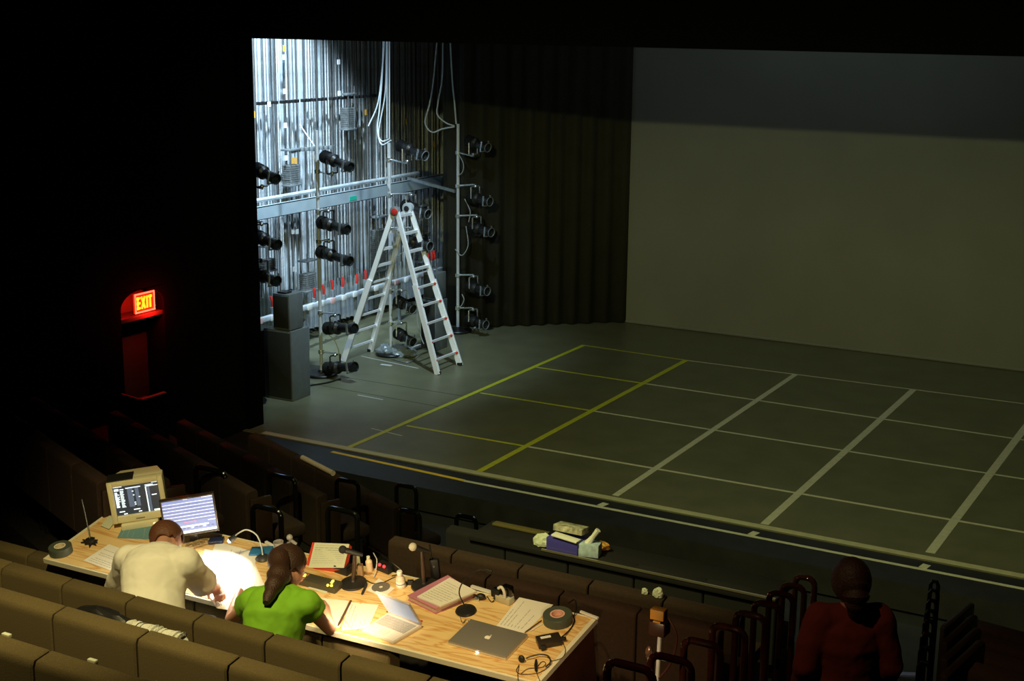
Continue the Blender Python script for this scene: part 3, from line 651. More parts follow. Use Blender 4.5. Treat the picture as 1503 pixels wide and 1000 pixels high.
def sheet(corners, mt, label, h=.0015, name='paper_sheet', lines=0, cat='paper', th=.001, hz=None):
    """a sheet whose corners are where the eye sees them, lying on the table"""
    P = [tp(*c, h) for c in corners]; o = P[0]; a = tang(P[0], P[1]); I = TM(o, a).inverted(); q = [I @ p for p in P]
    g = G(); g.prism([(v.x, v.y) for v in q], -th, 0)
    ob = one(name, g, mt, label, cat, mx=TM(o, a), smooth=False)
    if lines:
        g = G(); rn = random.Random(len(label))
        def L(u, v): return q[0].lerp(q[1], u).lerp(q[3].lerp(q[2], u), v)
        for k in range(lines):
            v = .1+.8*k/lines; u = .1
            while u < .88:
                w_ = rn.uniform(.04, .14); A, B = L(u, v), L(min(.92, u+w_), v); n = (B-A).cross(V((0, 0, 1))).normalized()*.0018
                g.prism([((A-n).x, (A-n).y), ((B-n).x, (B-n).y), ((B+n).x, (B+n).y), ((A+n).x, (A+n).y)], 0, .0004); u += w_+.02
                if rn.random() < .12: break
        obj('handwriting', g, INK, ob, smooth=False)
    return ob
def roll(x, y, R, hh, label, core):
    t = tt('tape_roll', label, 'tape roll', x, y)
    g = G(); g.ringlathe([(R*.5, .001), (R*.97, .001), (R, .004), (R, hh-.004), (R*.97, hh), (R*.5, hh)], 40); obj('tape_body', g, mat('grey_green_cloth_tape', (.07, .085, .065), .5), t)
    g = G(); g.ringlathe([(R*.40, .0), (R*.5, .0), (R*.5, hh+.001), (R*.40, hh+.001)], 32); obj('core', g, core, t)
roll(90, 812, .078, .055, 'thick roll of black cloth tape at the left end of the table', mat('cream_core', (.75, .68, .5), .7))
roll(819, 913, .088, .055, 'thick roll of grey-green cloth tape at the right end of the table', mat('pink_core', (.75, .45, .38), .7))
# 1 gooseneck microphone with a taped base
t = tt('gooseneck_microphone', 'thin black gooseneck rising from a splayed taped base at the left end', 'microphone', 133, 797)
g = G(); st = []
for k in range(18): rr = random.Random(k).uniform(.05, .105) if k % 2 else .04; st.append((rr*cos(2*PI*k/18), rr*.7*sin(2*PI*k/18)))
g.prism(st, 0, .012); g.lathe([(.035, .01), (.03, .03), (.01, .035)], 16); obj('taped_base', g, TBLK, t)
p = inv_ = TM(tp(133, 797)).inverted(); tip = p @ atY(120, 733, tp(133, 797).y-.02)
g = G(); g.tube(bez([(0, 0, .02), tip*.5+V((.004, 0, .0)), tip]), .0035); obj('stem', g, STEELD, t)
# 2 CRT monitor
def crt():
    bl, br, tr_, tlc = (167, 767), (243, 760), (237, 693), (158, 706)
    base = tp(206, 772); yy = base.y
    A = atY(*bl, yy); 
    cth = rad(12); cen = atY(202, 733, yy)
    dep = (cen-CP).dot(fw); wv, hv = 80*dep/FP, 64*dep/FP
    mx = M.Translation(cen) @ M.Rotation(TILT, 4, 'X') @ M.Rotation(rad(40), 4, 'Z') @ M.Rotation(rad(-6), 4, 'X')
    t = thing('crt_monitor', 'cream box-shaped monitor with dark text screen on the left half of the table', 'monitor', mx=mx)
    w, h = wv/2, hv/2
    g = G(); b = .035
    for a in ((-w, -h, -w+b, h), (w-b, -h, w, h), (-w+b, h-b, w-b, h), (-w+b, -h, w-b, -h+b*1.35)): g.box(a[0], -.02, a[1], a[2], .05, a[3], .004)
    g.box(-w, .03, -h, w, .12, h, .01); obj('bezel', g, CREAM, t)
    g = G(); vs0 = [g._v((x*w*.97, .1, z*h*.97)) for x, z in ((-1, -1), (1, -1), (1, 1), (-1, 1))]; vs1 = [g._v((x*w*.68, .36, z*h*.66)) for x, z in ((-1, -1), (1, -1), (1, 1), (-1, 1))]
    for i in range(4): g.b.faces.new([vs0[i], vs0[(i+1) % 4], vs1[(i+1) % 4], vs1[i]])
    g.b.faces.new(vs1); g.b.faces.new(vs0[::-1]); obj('back_shell', g, CREAM, t)
    g = G(); g.box(-w*.72, -.05, -h-.05, w*.62, .14, -h-.004, .008); g.lathe([(.11, -h-.1), (.12, -h-.09), (.07, -h-.05)], 24, (0, .05, 0)); obj('stand', g, CREAM, t)
    g = G(); g.box(w*.45, -.054, -h-.03, w*.52, -.05, -h-.02); obj('power_light', g, mat('warm_led', (1, .8, .3), .5, emit=3), t)
    g = G(); g.box(-.03, -.0225, -h+.016, .03, -.02, -h+.024); obj('badge', g, mat('badge_grey', (.2, .19, .14), .5), t)
    g = G(); g.box(-w*.98, .0, h, -w*.05, .14, h+.008); obj('black_tape_patch', g, TBLK, t, label='black tape on top')
    DK = mat('screen_dark', (.01, .015, .02), .3, emit=.05, ecol=(.4, .55, .7)); LT = mat('screen_text', (.8, .9, 1), .3, emit=1.1, ecol=(.75, .9, 1)); MD = mat('screen_blue', (.1, .15, .25), .3, emit=.16, ecol=(.35, .5, .9))
    g = G(); sw, sh = w-b, h-b
    g.box(-sw, .008, -sh, sw, .03, sh, mi=0)
    def r(u0, v0, u1, v1, mi, y=.006):                       # u,v in 0..1 from the top-left of the screen
        g.box(-sw+2*sw*u0, y, sh-2*sh*v1, -sw+2*sw*u1, .009, sh-2*sh*v0, mi=mi)
    r(.30, .12, .42, .72, 2, .007); r(.47, .12, .55, .72, 2, .007); r(.74, .14, .79, .97, 2, .007)
    rn = random.Random(3)
    r(.01, .03, .20, .055, 1); r(.85, .02, .98, .055, 1); r(.70, .09, .88, .12, 1); r(.72, .13, .98, .15, 1); r(.27, .10, .60, .13, 1); r(.02, .10, .12, .17, 1); r(.14, .12, .23, .15, 1)
    for k in range(15): r(.02, .21+k*.033, .02+rn.uniform(.05, .08), .232+k*.033, 1); r(.14, .18+k*.036, .14+rn.uniform(.06, .09), .20+k*.036, 1)
    for k in range(4): r(.095, .28+k*.07, .12, .31+k*.07, 1)
    for (u, v) in ((.40, .22), (.41, .34), (.53, .42), (.42, .58), (.42, .64)): r(u, v, u+.035, v+.03, 1)
    r(.70, .15, .725, .97, 1); r(.82, .42, .93, .45, 1); r(.06, .82, .18, .85, 1); r(.38, .80, .52, .83, 1); r(.15, .90, .23, .93, 1); r(.48, .88, .55, .91, 1); r(.82, .90, .97, .95, 1)
    obj('screen', g, [DK, LT, MD], t, smooth=False)
crt()
# 3 flat display
def lcd():
    yy = tp(300, 806).y; cen = atY(278, 757, yy); dep = (cen-CP).dot(fw); wv, hv = 79*dep/FP, 59*dep/FP
    mx = M.Translation(cen) @ M.Rotation(TILT, 4, 'X') @ M.Rotation(rad(40), 4, 'Z') @ M.Rotation(rad(-8), 4, 'X')
    t = thing('flat_display', 'flat dark-framed display with glowing blue-white rows, right of the boxy monitor', 'monitor', mx=mx); w, h = wv/2, hv/2; b = .013
    g = G()
    for a in ((-w, -h, -w+b, h), (w-b, -h, w, h), (-w+b, h-b, w-b, h), (-w+b, -h, w-b, -h+b)): g.box(a[0], -.012, a[1], a[2], .03, a[3], .002)
    g.box(-w+.004, .01, -h+.004, w-.004, .045, h-.004, .006); obj('frame', g, mat('brown_black_plastic', (.03, .022, .018), .35), t)
    g = G(); g.box(-.03, .04, -h-.12, .03, .06, 0, .005); g.box(-.12, -.03, -h-.128, .12, .12, -h-.112, .005); obj('stand', g, TBLK, t)
    BG = mat('display_blue', (.2, .25, .5), .3, emit=.5, ecol=(.38, .5, 1)); W = mat('display_white', (.8, .85, 1), .3, emit=.95, ecol=(.82, .9, 1)); R_ = mat('display_red', (.8, .3, .5), .3, emit=.45, ecol=(1, .4, .7)); D = mat('display_dot', (.2, .25, .5), .3, emit=.16, ecol=(.3, .42, 1))
    g = G(); sw, sh = w-b, h-b; g.box(-sw, .0, -sh, sw, .01, sh, mi=0)
    def r(u0, v0, u1, v1, mi, y=-.0015): g.box(-sw+2*sw*u0, y, sh-2*sh*v1, -sw+2*sw*u1, .0, sh-2*sh*v0, mi=mi)
    r(.42, .0, .51, .03, 1); r(.78, .0, 1, .03, 1)
    for k in range(6):
        v = .11+k*.095; r(0, v, 1, v+.013, 1)
        for j in range(34): r(.01+j*.029, v+.03, .01+j*.029+.014, v+.075, 3)
    r(.37, .67, .62, .69, 2); r(.85, .69, 1, .71, 1); r(0, .78, .85, .82, 1); r(0, .93, 1, 1, 1)
    for j in range(12): r(.02+j*.08, .84, .07+j*.08, .87, 3 if j % 3 else 1)
    obj('screen', g, [BG, W, R_, D], t, smooth=False)
lcd()
# papers and folders
sheet([(163, 838), (122, 823), (160, 799), (196, 812)], PAPER, 'pale written sheet beside the shirted person at the left end', lines=9)
sheet([(172, 790), (182, 770), (225, 770), (224, 792)], TEAL, 'teal-blue printed sheet under the boxy monitor', lines=5)
sheet([(290, 862), (300, 806), (372, 822), (392, 868)], PAPER, 'large bright sheet under the lamp between the two people', lines=14)
sheet([(318, 893), (290, 845), (345, 852), (352, 898)], PAPER, 'bright sheet overlapping in front of the shirted person', .003, lines=8)
sheet([(300, 835), (318, 795), (380, 812), (366, 850)], PAPER, 'bright sheet just below the lamp head', .004, lines=8)
sheet([(478, 918), (470, 878), (512, 882), (498, 922)], PAPER, 'bright blank sheet right of the green-shirted person')
sheet([(500, 926), (514, 884), (556, 888), (540, 922)], PAPER, 'bright written sheet between the long pen and the open laptop', .002, lines=6)
sheet([(727, 921), (762, 877), (812, 888), (770, 930)], PAPER, 'white written sheet beside the right tape roll', lines=7)
sheet([(478, 870), (441, 856), (470, 852), (482, 866)], PAPERG, 'crumpled pale sheet in front of the control box', .006)
sheet([(452, 863), (462, 853), (486, 862), (478, 872)], PAPERG, 'small pale sheet lying against the control box', .008)
sheet([(148, 772), (160, 757), (172, 762), (160, 777)], PAPERG, 'small curled pale paper scrap left of the boxy monitor', .01)
# gooseneck desk lamp
LP = tp(386, 821)
t = thing('desk_lamp', 'small gooseneck lamp shining on the papers between the two people', 'lamp', mx=TM(LP))
g = G(); g.lathe([(.045, 0), (.05, .008), (.04, .02), (.012, .03)], 24); obj('base', g, DGREY, t)
I = TM(LP).inverted(); yl = LP.y
arc = [atY(386, 817, yl), atY(383, 800, yl), atY(376, 785, yl-.02), (atY(362, 778, yl-.05)), atY(350, 783, yl-.09), atY(343, 789, yl-.11)]
g = G(); g.tube([I @ p for p in bez(arc)], .005); obj('gooseneck', g, STEEL, t)
hd = arc[-1]; g = G(); g.tube([I @ (hd+V((.012, .008, .008))), I @ (hd+V((-.02, -.012, -.02)))], [.014, .022], 14); obj('lamp_head', g, TBLK, t)
g = G(); g.ball(I @ (hd+V((-.022, -.014, -.024))), .013); obj('bulb', g, mat('lit_bulb', (1, .95, .85), .5, emit=60, ecol=(1, .93, .78)), t)
LAMP1 = hd+V((-.04, -.03, -.05))
g = G(); g.box(-.05, -.035, 0, .05, .035, .025, .006); t1('phone', g, mat('dark_blue_plastic', (.02, .03, .09), .3), 'dark blue handset lying right of the flat display', 'phone', 318, 796, .5)
g = G(); g.box(-.075, -.05, 0, .075, .05, .018, .003); t1('notebook', g, mat('blue_cover', (.03, .17, .38), .4), 'bright blue notebook lying behind the desk lamp', 'notebook', 384, 811, .45)
g = G(); g.box(-.06, -.01, 0, .06, .01, .018, .002); t1('small_box', g, WHITE, 'small white strip lying behind the blue notebook', 'box', 398, 802, -.3)
for i, (x, y) in enumerate(((282, 803), (292, 800), (300, 797))):
    g = G(); g.ringlathe([(.035+.01*cos(a*PI/3), .012+.008*sin(a*PI/3)) for a in range(6)], 24); t1('cable_coil', g, mat('tan_cable', (.35, .25, .13), .5), 'small tan coil of cable under the flat display, '+['left', 'middle', 'right'][i]+' of three', 'cable', x, y)
g = G(); g.lathe([(.02, 0), (.028, .002), (.034, .085), (.03, .085), (.025, .01), (.0001, .008)], 24); t1('cup', g, mat('cloudy_plastic', (.5, .5, .5), .25, alpha=.65), 'cloudy plastic cup behind the dark control box', 'cup', 411, 812)
g = G(); g.tube([(0, 0, 0), (.03, 0, .03), (.06, .01, .0)], .012); g.ball((.02, 0, .05), .022); t1('headphone_piece', g, mat('clear_grey', (.45, .45, .45), .15, alpha=.8), 'small glinting grey piece standing on the cup end of the table', 'earpiece', 423, 798)
# control box with buttons
t = tt('control_box', 'long dark control box with rows of buttons and yellow lights', 'control box', 452, 856, tang(tp(402, 843), tp(492, 866)))
L_ = (tp(402, 843)-tp(492, 866)).length
g = G(); g.box(-L_/2, -.045, 0, L_/2, .045, .045, .006); obj('case', g, mat('olive_grey_case', (.06, .055, .035), .4), t)
for i in range(7):
    for j in range(2):
        g = G(); g.box(-L_/2+.03+i*.032, -.036+j*.04, .045, -L_/2+.052+i*.032, -.012+j*.04, .052, .002); obj('button', g, mat('pink_button', (.35, .16, .13), .4), t)
for (u, v) in ((-.02, .01), (-.015, -.01), (L_/2-.055, .02), (L_/2-.05, .0), (L_/2-.03, -.03), (L_/2-.055, -.035)):
    g = G(); g.lathe([(.007, .044), (.008, .051), (.002, .054)], 10, (u, v, 0)); obj('yellow_light', g, mat('yellow_led', (1, .8, .05), .4, emit=6, ecol=(1, .75, .05)), t)
# red folder with propped sheet
P4 = [atY(453, 834, tp(470, 838).y), atY(505, 834, tp(470, 838).y), atY(513, 799, tp(470, 838).y+.16), atY(462, 797, tp(470, 838).y+.16)]
def card(P, mt, name, label, cat, th=.002, off=0):
    n = (P[1]-P[0]).cross(P[3]-P[0]).normalized(); n = -n if n.dot(CP-P[0]) < 0 else n
    g = G(); a = [g._v(p+n*off-P[0]) for p in P]; b = [g._v(p+n*(off-th)-P[0]) for p in P]; g.b.faces.new(a); g.b.faces.new(b[::-1])
    for i in range(4): g.b.faces.new([a[i], b[i], b[(i+1) % 4], a[(i+1) % 4]])
    return one(name, g, mt, label, cat, P[0], smooth=False), n
fo, n = card([p.copy() for p in (P4[0]+V((-.03, 0, -.012)), P4[1]+V((0, 0, -.012)), P4[2], P4[3]+V((-.02, 0, 0)))], mat('red_folder', (.6, .06, .03), .4), 'ring_binder', 'red binder propped up behind the control box under a printed sheet', 'binder', .03, -.002)
so, n = card(P4, PAPERG, 'printed_sheet', 'pale green printed sheet propped on the red binder', 'paper', .001, .002)
g = G(); rn = random.Random(8)
for k in range(9):
    u = .06
    while u < .9:
        wd = rn.uniform(.05, .2); v = .1+k*.088
        A = P4[3].lerp(P4[2], u).lerp(P4[0].lerp(P4[1], u), v)-P4[0]; B = P4[3].lerp(P4[2], min(.93, u+wd)).lerp(P4[0].lerp(P4[1], min(.93, u+wd)), v)-P4[0]
        q = (P4[0]-P4[3]).normalized()*(.002 if k not in (1, 2) else .005); f = [g._v(c+n*.0028) for c in (A, B, B+q, A+q)]; g.b.faces.new(f); u += wd+.02
obj('print', g, INK, so, smooth=False)
g = G(); g.box(-.06, -.03, 0, .05, .05, .05, .006); t1('equipment_case', g, TBLK, 'small black box right beside the red binder', 'box', 505, 841, -.1)
# desk microphones
def deskmic(x, y, headpx, tiltp, label, headm, R=.085):
    o = tp(x, y); I = TM(o).inverted(); t = thing('desk_microphone', label, 'microphone', mx=TM(o))
    g = G(); g.lathe([(R*.96, 0), (R, .006), (R*.97, .016), (.02, .026), (.014, .034)], 36); obj('base', g, mat('cast_iron_black', (.02, .018, .016), .45), t)
    top = atY(*tiltp, o.y); hp = atY(*headpx, o.y-.04)
    g = G(); g.tube([(0, 0, .03), I @ (o.lerp(top, .5)), I @ top], [.012, .014, .011], 12); obj('stem', g, mat('bronze_pole', (.08, .05, .035), .35, .5), t)
    d = (hp-top).normalized(); g = G(); g.tube([I @ (top-d*.05), I @ top, I @ (hp-d*.02)], [.012, .016, .02], 14); obj('body', g, TBLK, t)
    g = G(); g.ball(I @ hp, .026, n=20); obj('microphone_head', g, headm, t)
deskmic(519, 858, (503, 807), (521, 812), 'desk microphone with black head on round base beside the printed sheet', mat('black_foam', (.012, .012, .012), .9, bump=.4, bscale=300))
deskmic(623, 861, (606, 803), (619, 807), 'desk microphone with pale head on round base at the middle of the table', mat('pale_foam', (.62, .6, .48), .9, bump=.4, bscale=300))
# walkie, chargers, bottle etc.
t = tt('walkie_talkie', 'black two-way radio standing behind the pale-headed microphone', 'radio', 640, 849, .3); g = G(); g.box(-.03, -.018, 0, .03, .018, .14, .008); obj('body', g, TBLK, t); g = G(); g.tube([(-.015, 0, .13), (-.02, 0, .24)], .006); obj('antenna', g, TBLK, t)
g = G(); g.box(-.004, -.021, .09, .004, -.018, .1); obj('glint_button', g, CHROME, t)
t = tt('spray_bottle', 'small cream bottle with cap behind the row of gadgets', 'bottle', 543, 838); g = G(); g.lathe([(.02, 0), (.022, .004), (.022, .07), (.01, .085), (.01, .095)], 18); obj('bottle_body', g, mat('cream_plastic', (.75, .62, .42), .4), t); g = G(); g.lathe([(.012, .09), (.012, .105), (.004, .11)], 14); obj('cap', g, PAPERG, t)
cable([tp(548, 812, .06), tp(553, 822, .06), tp(552, 835, .03), tp(549, 848, .006)], .0035, CABW, 'pale cord hanging over the small cream bottle')
g = G(); g.box(-.055, -.03, 0, .055, .03, .05, .005); t = tt('power_adapter', 'black adapter box with two glowing red lights', 'adapter', 566, 838, -.2); obj('case', g, TBLK, t)
for dx in (-.018, .022): g = G(); g.ball((dx, -.028, .052), .010); obj('red_light', g, mat('red_led', (1, .05, .05), .4, emit=3, ecol=(1, .02, .03)), t)
g = G(); g.box(-.018, -.018, 0, .018, .018, .085, .004); t1('tan_box', g, mat('cardboard', (.42, .28, .14), .8), 'narrow tan carton standing right of the printed sheet', 'box', 530, 846, .3)
g = G(); g.box(-.02, -.005, 0, .02, .005, .1, .003); t1('card_stand', g, PAPERG, 'pale card standing behind the left desk microphone', 'card', 526, 836, .3)
t = tt('bottle', 'white-capped plastic bottle with label in the middle of the table', 'bottle', 589, 862); g = G(); g.lathe([(.026, 0), (.03, .004), (.03, .06), (.026, .07), (.014, .082), (.014, .09)], 28); obj('bottle_body', g, mat('pinkish_bottle', (.72, .6, .5), .3), t)
g = G(); g.lathe([(.0305, .015), (.0305, .05)], 28); obj('bottle_label', g, WHITE, t); g = G(); g.lathe([(.0309, .028), (.0309, .034)], 28); obj('label_stripe', g, mat('blue_ink', (.15, .18, .35), .5), t)
g = G(); g.lathe([(.017, .088), (.018, .09), (.018, .112), (.015, .116)], 20); obj('cap', g, WHITE, t)
g = G(); g.box(-.02, -.012, 0, .02, .012, .03, .004); g.box(.02, -.006, .004, .034, .006, .012); t1('plug', g, TBLK, 'small black plug right of the white-capped bottle', 'plug', 603, 858, .4)
t = sheet([(538, 866), (556, 849), (579, 864), (563, 878)], PAPER, 'square white paper sleeve holding a disc', .002, 'disc_sleeve', cat='disc sleeve')
g = G(); g.ringlathe([(.012, 0), (.058, 0), (.058, .0012), (.012, .0012)], 40); t1('disc', g, mat('disc_silver', (.45, .43, .38), .25, .6), 'silver disc in the white sleeve behind the open laptop', 'disc', 559, 862, 0, .004)
def pen(a, b, r, mt, label):
    A, B = tp(*a, r+.001), tp(*b, r+.001); g = G(); g.tube([V((0, 0, 0)), (B-A)*.1, (B-A)*.9, B-A], [r*.4, r, r, r*.8], 8); one('pen', g, mt, label, 'pen', A)
pen((496, 919), (515, 882), .007, mat('brown_marker', (.09, .05, .035), .4), 'long dark marker lying upright between two bright sheets')
pen((531, 873), (538, 857), .008, DGREY, 'short dark marker in front of the left microphone base')
pen((528, 886), (537, 883), .004, mat('tan_pencil', (.6, .35, .12), .5), 'short tan pencil stub on the bright papers')
pen((568, 899), (571, 893), .006, TBLK, 'tiny dark marker behind the open laptop')
pen((770, 929), (795, 911), .004, mat('brown_pen', (.12, .07, .05), .4), 'dark pen beside the white sheet near the right tape roll')
pen((778, 927), (796, 916), .004, WHITE, 'white pen beside the dark pen near the right tape roll')
pen((613, 911), (620, 912), .005, RED, 'tiny red pen tip right of the open laptop')
# white power strip along the far edge
A, B = tp(692, 861, .01), tp(742, 876, .01); g = G(); g.bar(V((0, 0, 0)), B-A, .02, .015); one('white_strip', g, WHITE, 'slim white strip along the far table edge', 'strip', A)
A, B = tp(852, 898, .01), tp(878, 908, .01); g = G(); g.bar(V((0, 0, 0)), B-A, .015, .012); one('white_strip', g, WHITE, 'slim white strip at the far right table corner', 'strip', A)
# open laptop
def laptop_open():
    A, B, Cc, D = tp(531, 929), tp(578, 947), tp(620, 922), tp(571, 903)
    a = tang(A, B); w = (B-A).length; d = (Cc-B).length; I = TM(A, a).inverted()
    t = thing('open_laptop', 'open white laptop with lit blue screen on the middle of the table', 'laptop', mx=TM(A, a))
    q = [I @ p for p in (A, B, Cc, D)]
    # hinge runs along B'-C' : keyboard faces lower-left
    w = (q[1]-q[0]).length; dd = ((q[3]-q[0]).length+(q[2]-q[1]).length)/2; sk = (q[3]-q[0]); sk2 = V((0, dd, 0))
    g = G(); g.prism([(p.x, p.y) for p in q], 0, .022); bmesh.ops.bevel(g.b, geom=g.b.edges[:], offset=.004, segments=2, affect='EDGES'); obj('base', g, mat('warm_white_case', (.72, .66, .6), .35), t)
    def L(u, v, z): p = q[0].lerp(q[1], u).lerp(q[3].lerp(q[2], u), v); return V((p.x, p.y, z))
    # rows run along the A-D direction; screen hinges on B-C?  -> hinge on D-C side
    g = G()
    for i in range(13):
        for j in range(5):
            u0, v0 = .06+i*.068, .42+j*.095
            c = [L(u0, v0, .0), L(u0+.058, v0, 0), L(u0+.058, v0+.08, 0), L(u0, v0+.08, 0)]; g.prism([(p.x, p.y) for p in c], .022, .0245)
    obj('keyboard', g, KEY, t, smooth=False)
    g = G(); c = [L(.38, .1, 0), L(.64, .1, 0), L(.64, .33, 0), L(.38, .33, 0)]; g.prism([(p.x, p.y) for p in c], .0221, .0226); obj('touch_pad', g, mat('touch_pad_grey', (.6, .56, .52), .4), t, smooth=False)
    hd_ = (q[2]-q[3]).normalized(); outp = V((-hd_.y, hd_.x, 0)); sl = (q[2]-q[3]).length
    topL = I @ atY(557, 866, D.y+.03)
    ang = rad(66); upv = outp*(-cos(ang))+V((0, 0, 1))*sin(ang); hgt = dd*.90
    P = [q[3]+V((0, 0, .024)), q[2]+V((0, 0, .024)), q[2]+V((0, 0, .024))+upv*hgt, q[3]+V((0, 0, .024))+upv*hgt]
    nn = (P[1]-P[0]).cross(P[3]-P[0]).normalized()
    def slab(PP, o0, o1, mt, nm):
        g = G(); a_ = [g._v(p+nn*o0) for p in PP]; b_ = [g._v(p+nn*o1) for p in PP]; g.b.faces.new(a_); g.b.faces.new(b_[::-1])
        for i in range(4): g.b.faces.new([a_[i], b_[i], b_[(i+1) % 4], a_[(i+1) % 4]])
        obj(nm, g, mt, t, smooth=False)
    slab(P, -.005, .005, mat('lid_grey', (.55, .5, .48), .35), 'lid')
    def S(u, v): return P[0].lerp(P[1], u).lerp(P[3].lerp(P[2], u), v)
    PP = [S(.04, .06), S(.96, .06), S(.96, .95), S(.04, .95)]
    sgn = 1 if nn.dot(I.to_3x3() @ (CP-A)) > 0 else -1
    slab(PP, sgn*.0052, sgn*.0058, mat('laptop_screen', (.3, .4, .6), .2, emit=.2, ecol=(.4, .6, 1)), 'screen')
laptop_open()
# closed laptop
def laptop_closed():
    q = [tp(657.5, 946.7, .0), tp(742.7, 970.7), tp(776.6, 935.8), tp(691.8, 913.8)]
    a = tang(q[0], q[1]); w = (q[1]-q[0]).length; d = (q[3]-q[0]).length
    t = thing('closed_laptop', 'closed silver laptop with a pale fruit emblem on its lid', 'laptop', mx=TM(q[0], a))
    g = G(); g.box(0, 0, .001, w, d, .014, .004); obj('base', g, mat('silver_edge', (.75, .73, .66), .3, .5), t)
    g = G(); g.box(.001, .001, .0145, w-.001, d-.001, .026, .004); obj('lid', g, SILVER, t)
    # emblem : bitten apple outline and leaf
    out = []; n = 40; s = .019
    for k in range(n):
        th = 2*PI*k/n; r = s*(1-.10*abs(sin(th))**8+ .05*cos(2*th)); x, y = r*cos(th)*1.0, r*sin(th)*1.02
        if abs(th-PI/2) < .35: y -= s*.18*(1-abs(th-PI/2)/.35)
        if abs(th-3*PI/2) < .3: y += s*.1*(1-abs(th-3*PI/2)/.3)
        if x > 0 and (x-s*1.22)**2+(y-s*.15)**2 < (s*.55)**2:
            vx, vy = x-s*1.22, y-s*.15; m_ = math.hypot(vx, vy); x, y = s*1.22-abs(vx)/m_*s*.55, s*.15+vy/m_*s*.55
        out.append((w/2+x, d/2+y))
    g = G(); g.prism(out, .0261, .0266); lf = [(0, 0), (.2, .42), (.55, .62), (.5, .2)]
    g.prism([(w/2+px*s, d/2+s*1.02+py*s) for px, py in lf], .0261, .0266); obj('emblem', g, mat('emblem_white', (.9, .85, .8), .4), t, smooth=False)
    g = G(); g.box(w*.49, -.0015, .004, w*.53, .001, .009); obj('sleep_light', g, mat('white_led', (1, 1, 1), .4, emit=12), t)
laptop_closed()
# binder with papers (pink)
def binder():
    q = [tp(600, 880), tp(637, 906), tp(700, 873), tp(655, 853)]
    q = [tp(599, 882), tp(640, 902), tp(696, 876), tp(658, 852)]
    a = tang(q[0], q[1]); I = TM(q[0], a).inverted(); l = [I @ p for p in q]
    t = thing('ring_binder', 'thick pink-purple striped binder lying under a stack of pages', 'binder', mx=TM(q[0], a))
    for k, (z0, z1, mt) in enumerate(((0, .008, mat('pink_cover', (.55, .22, .32), .5)), (.009, .032, mat('page_block', (.65, .5, .45), .8)), (.033, .038, mat('pink_cover', (.55, .22, .32), .5)))):
        s_ = .97 if k == 1 else 1; cc = (l[0]+l[2])/2
        g = G(); g.prism([(cc.x+(p.x-cc.x)*s_, cc.y+(p.y-cc.y)*s_) for p in l], z0, z1); obj(['back_cover', 'pages', 'front_cover'][k], g, mt, t, smooth=False)
    sheet([(612, 876), (646, 890), (700, 868), (660, 848)], PAPER, 'stack of white written pages on the pink binder', .05, 'paper_stack', lines=10, th=.010)
binder()
# thin gooseneck lamp on black disc base
o = tp(684, 898); I = TM(o).inverted(); t = thing('gooseneck_lamp', 'thin black gooseneck on a round black base behind the closed laptop', 'lamp', mx=TM(o))
g = G(); g.lathe([(.06, 0), (.065, .006), (.06, .016), (.01, .025)], 30); obj('base', g, TBLK, t)
arc = [o+V((0, 0, .02)), atY(674, 870, o.y), atY(683, 850, o.y+.02), atY(700, 838, o.y+.05), atY(712, 837, o.y+.08)]
g = G(); g.tube([I @ p for p in bez(arc)], .004); obj('gooseneck', g, TBLK, t)
g = G(); e = I @ arc[-1]; g.tube([e, e+V((.04, .01, -.012))], [.008, .014]); obj('lamp_head', g, TBLK, t)
cable([tp(675, 905, .004), tp(679, 915, .004), tp(684, 910, .006), tp(690, 915, .004), tp(686, 920, .004)], .0025, CHROME, 'thin loop of wire in front of the gooseneck base')
t = tt('webcam', 'small black and silver gadget behind the closed laptop', 'gadget', 706, 880, .3); g = G(); g.ball((0, 0, .02), .028, (1.1, .8, .7)); obj('body', g, TBLK, t); g = G(); g.box(-.035, -.03, 0, -.005, .0, .022, .004); obj('clip', g, CHROME, t)
t = tt('power_strip', 'pale power strip block with plugs at the far edge of the table', 'power strip', 741, 884, -.15); g = G(); g.box(-.055, -.025, 0, .055, .03, .045, .005); obj('case', g, mat('beige_plastic', (.55, .52, .38), .5), t)
g = G(); g.box(-.09, -.02, .02, -.03, .03, .07, .006); obj('black_plug', g, TBLK, t); g = G(); g.box(-.02, .0, .045, .05, .04, .11, .008); obj('black_adapter', g, GLOSS, t)
g = G(); g.tube(bez([(.02, -.02, .045), (.02, -.022, .09), (.0, -.02, .115), (-.025, -.02, .10)]), .009); obj('white_lead', g, WHITE, t)
cable([tp(715, 876, .004), tp(722, 884, .004), tp(729, 876, .02), tp(736, 872, .04)], .003, CABB, 'thin black lead running into the power strip')
# belt pack and headset
t = tt('belt_pack', 'black intercom belt pack with a white label near the right table edge', 'belt pack', 806, 945, tang(tp(785, 945), tp(810, 955))+.9)
g = G(); g.box(-.07, -.045, 0, .07, .045, .04, .006); obj('case', g, mat('brown_black_case', (.03, .022, .016), .35), t)
g = G(); g.box(-.045, .0, .040, .015, .022, .0412); obj('paper_label', g, WHITE, t, label='white paper label')
g = G(); g.box(-.06, -.065, 0, -.03, -.045, .03, .006); g.box(.07, -.02, .01, .1, .0, .03, .005); obj('connector', g, TBLK, t)
t = tt('headset', 'small black earpiece headset with coiled thin cables at the table corner', 'headset', 766, 972)
g = G(); g.ball((0, 0, .02), .02, (1, .8, 1.2)); obj('earpiece', g, TBLK, t)
I = TM(tp(766, 972)).inverted()
g = G(); g.tube([I @ p for p in bez([tp(772, 967, .012), tp(779, 964, .02), tp(792, 961, .02), tp(804, 963, .02), tp(808, 972, .015), tp(801, 979, .01)])], .0045); obj('boom_arm', g, mat('brown_boom', (.05, .035, .025), .4), t)
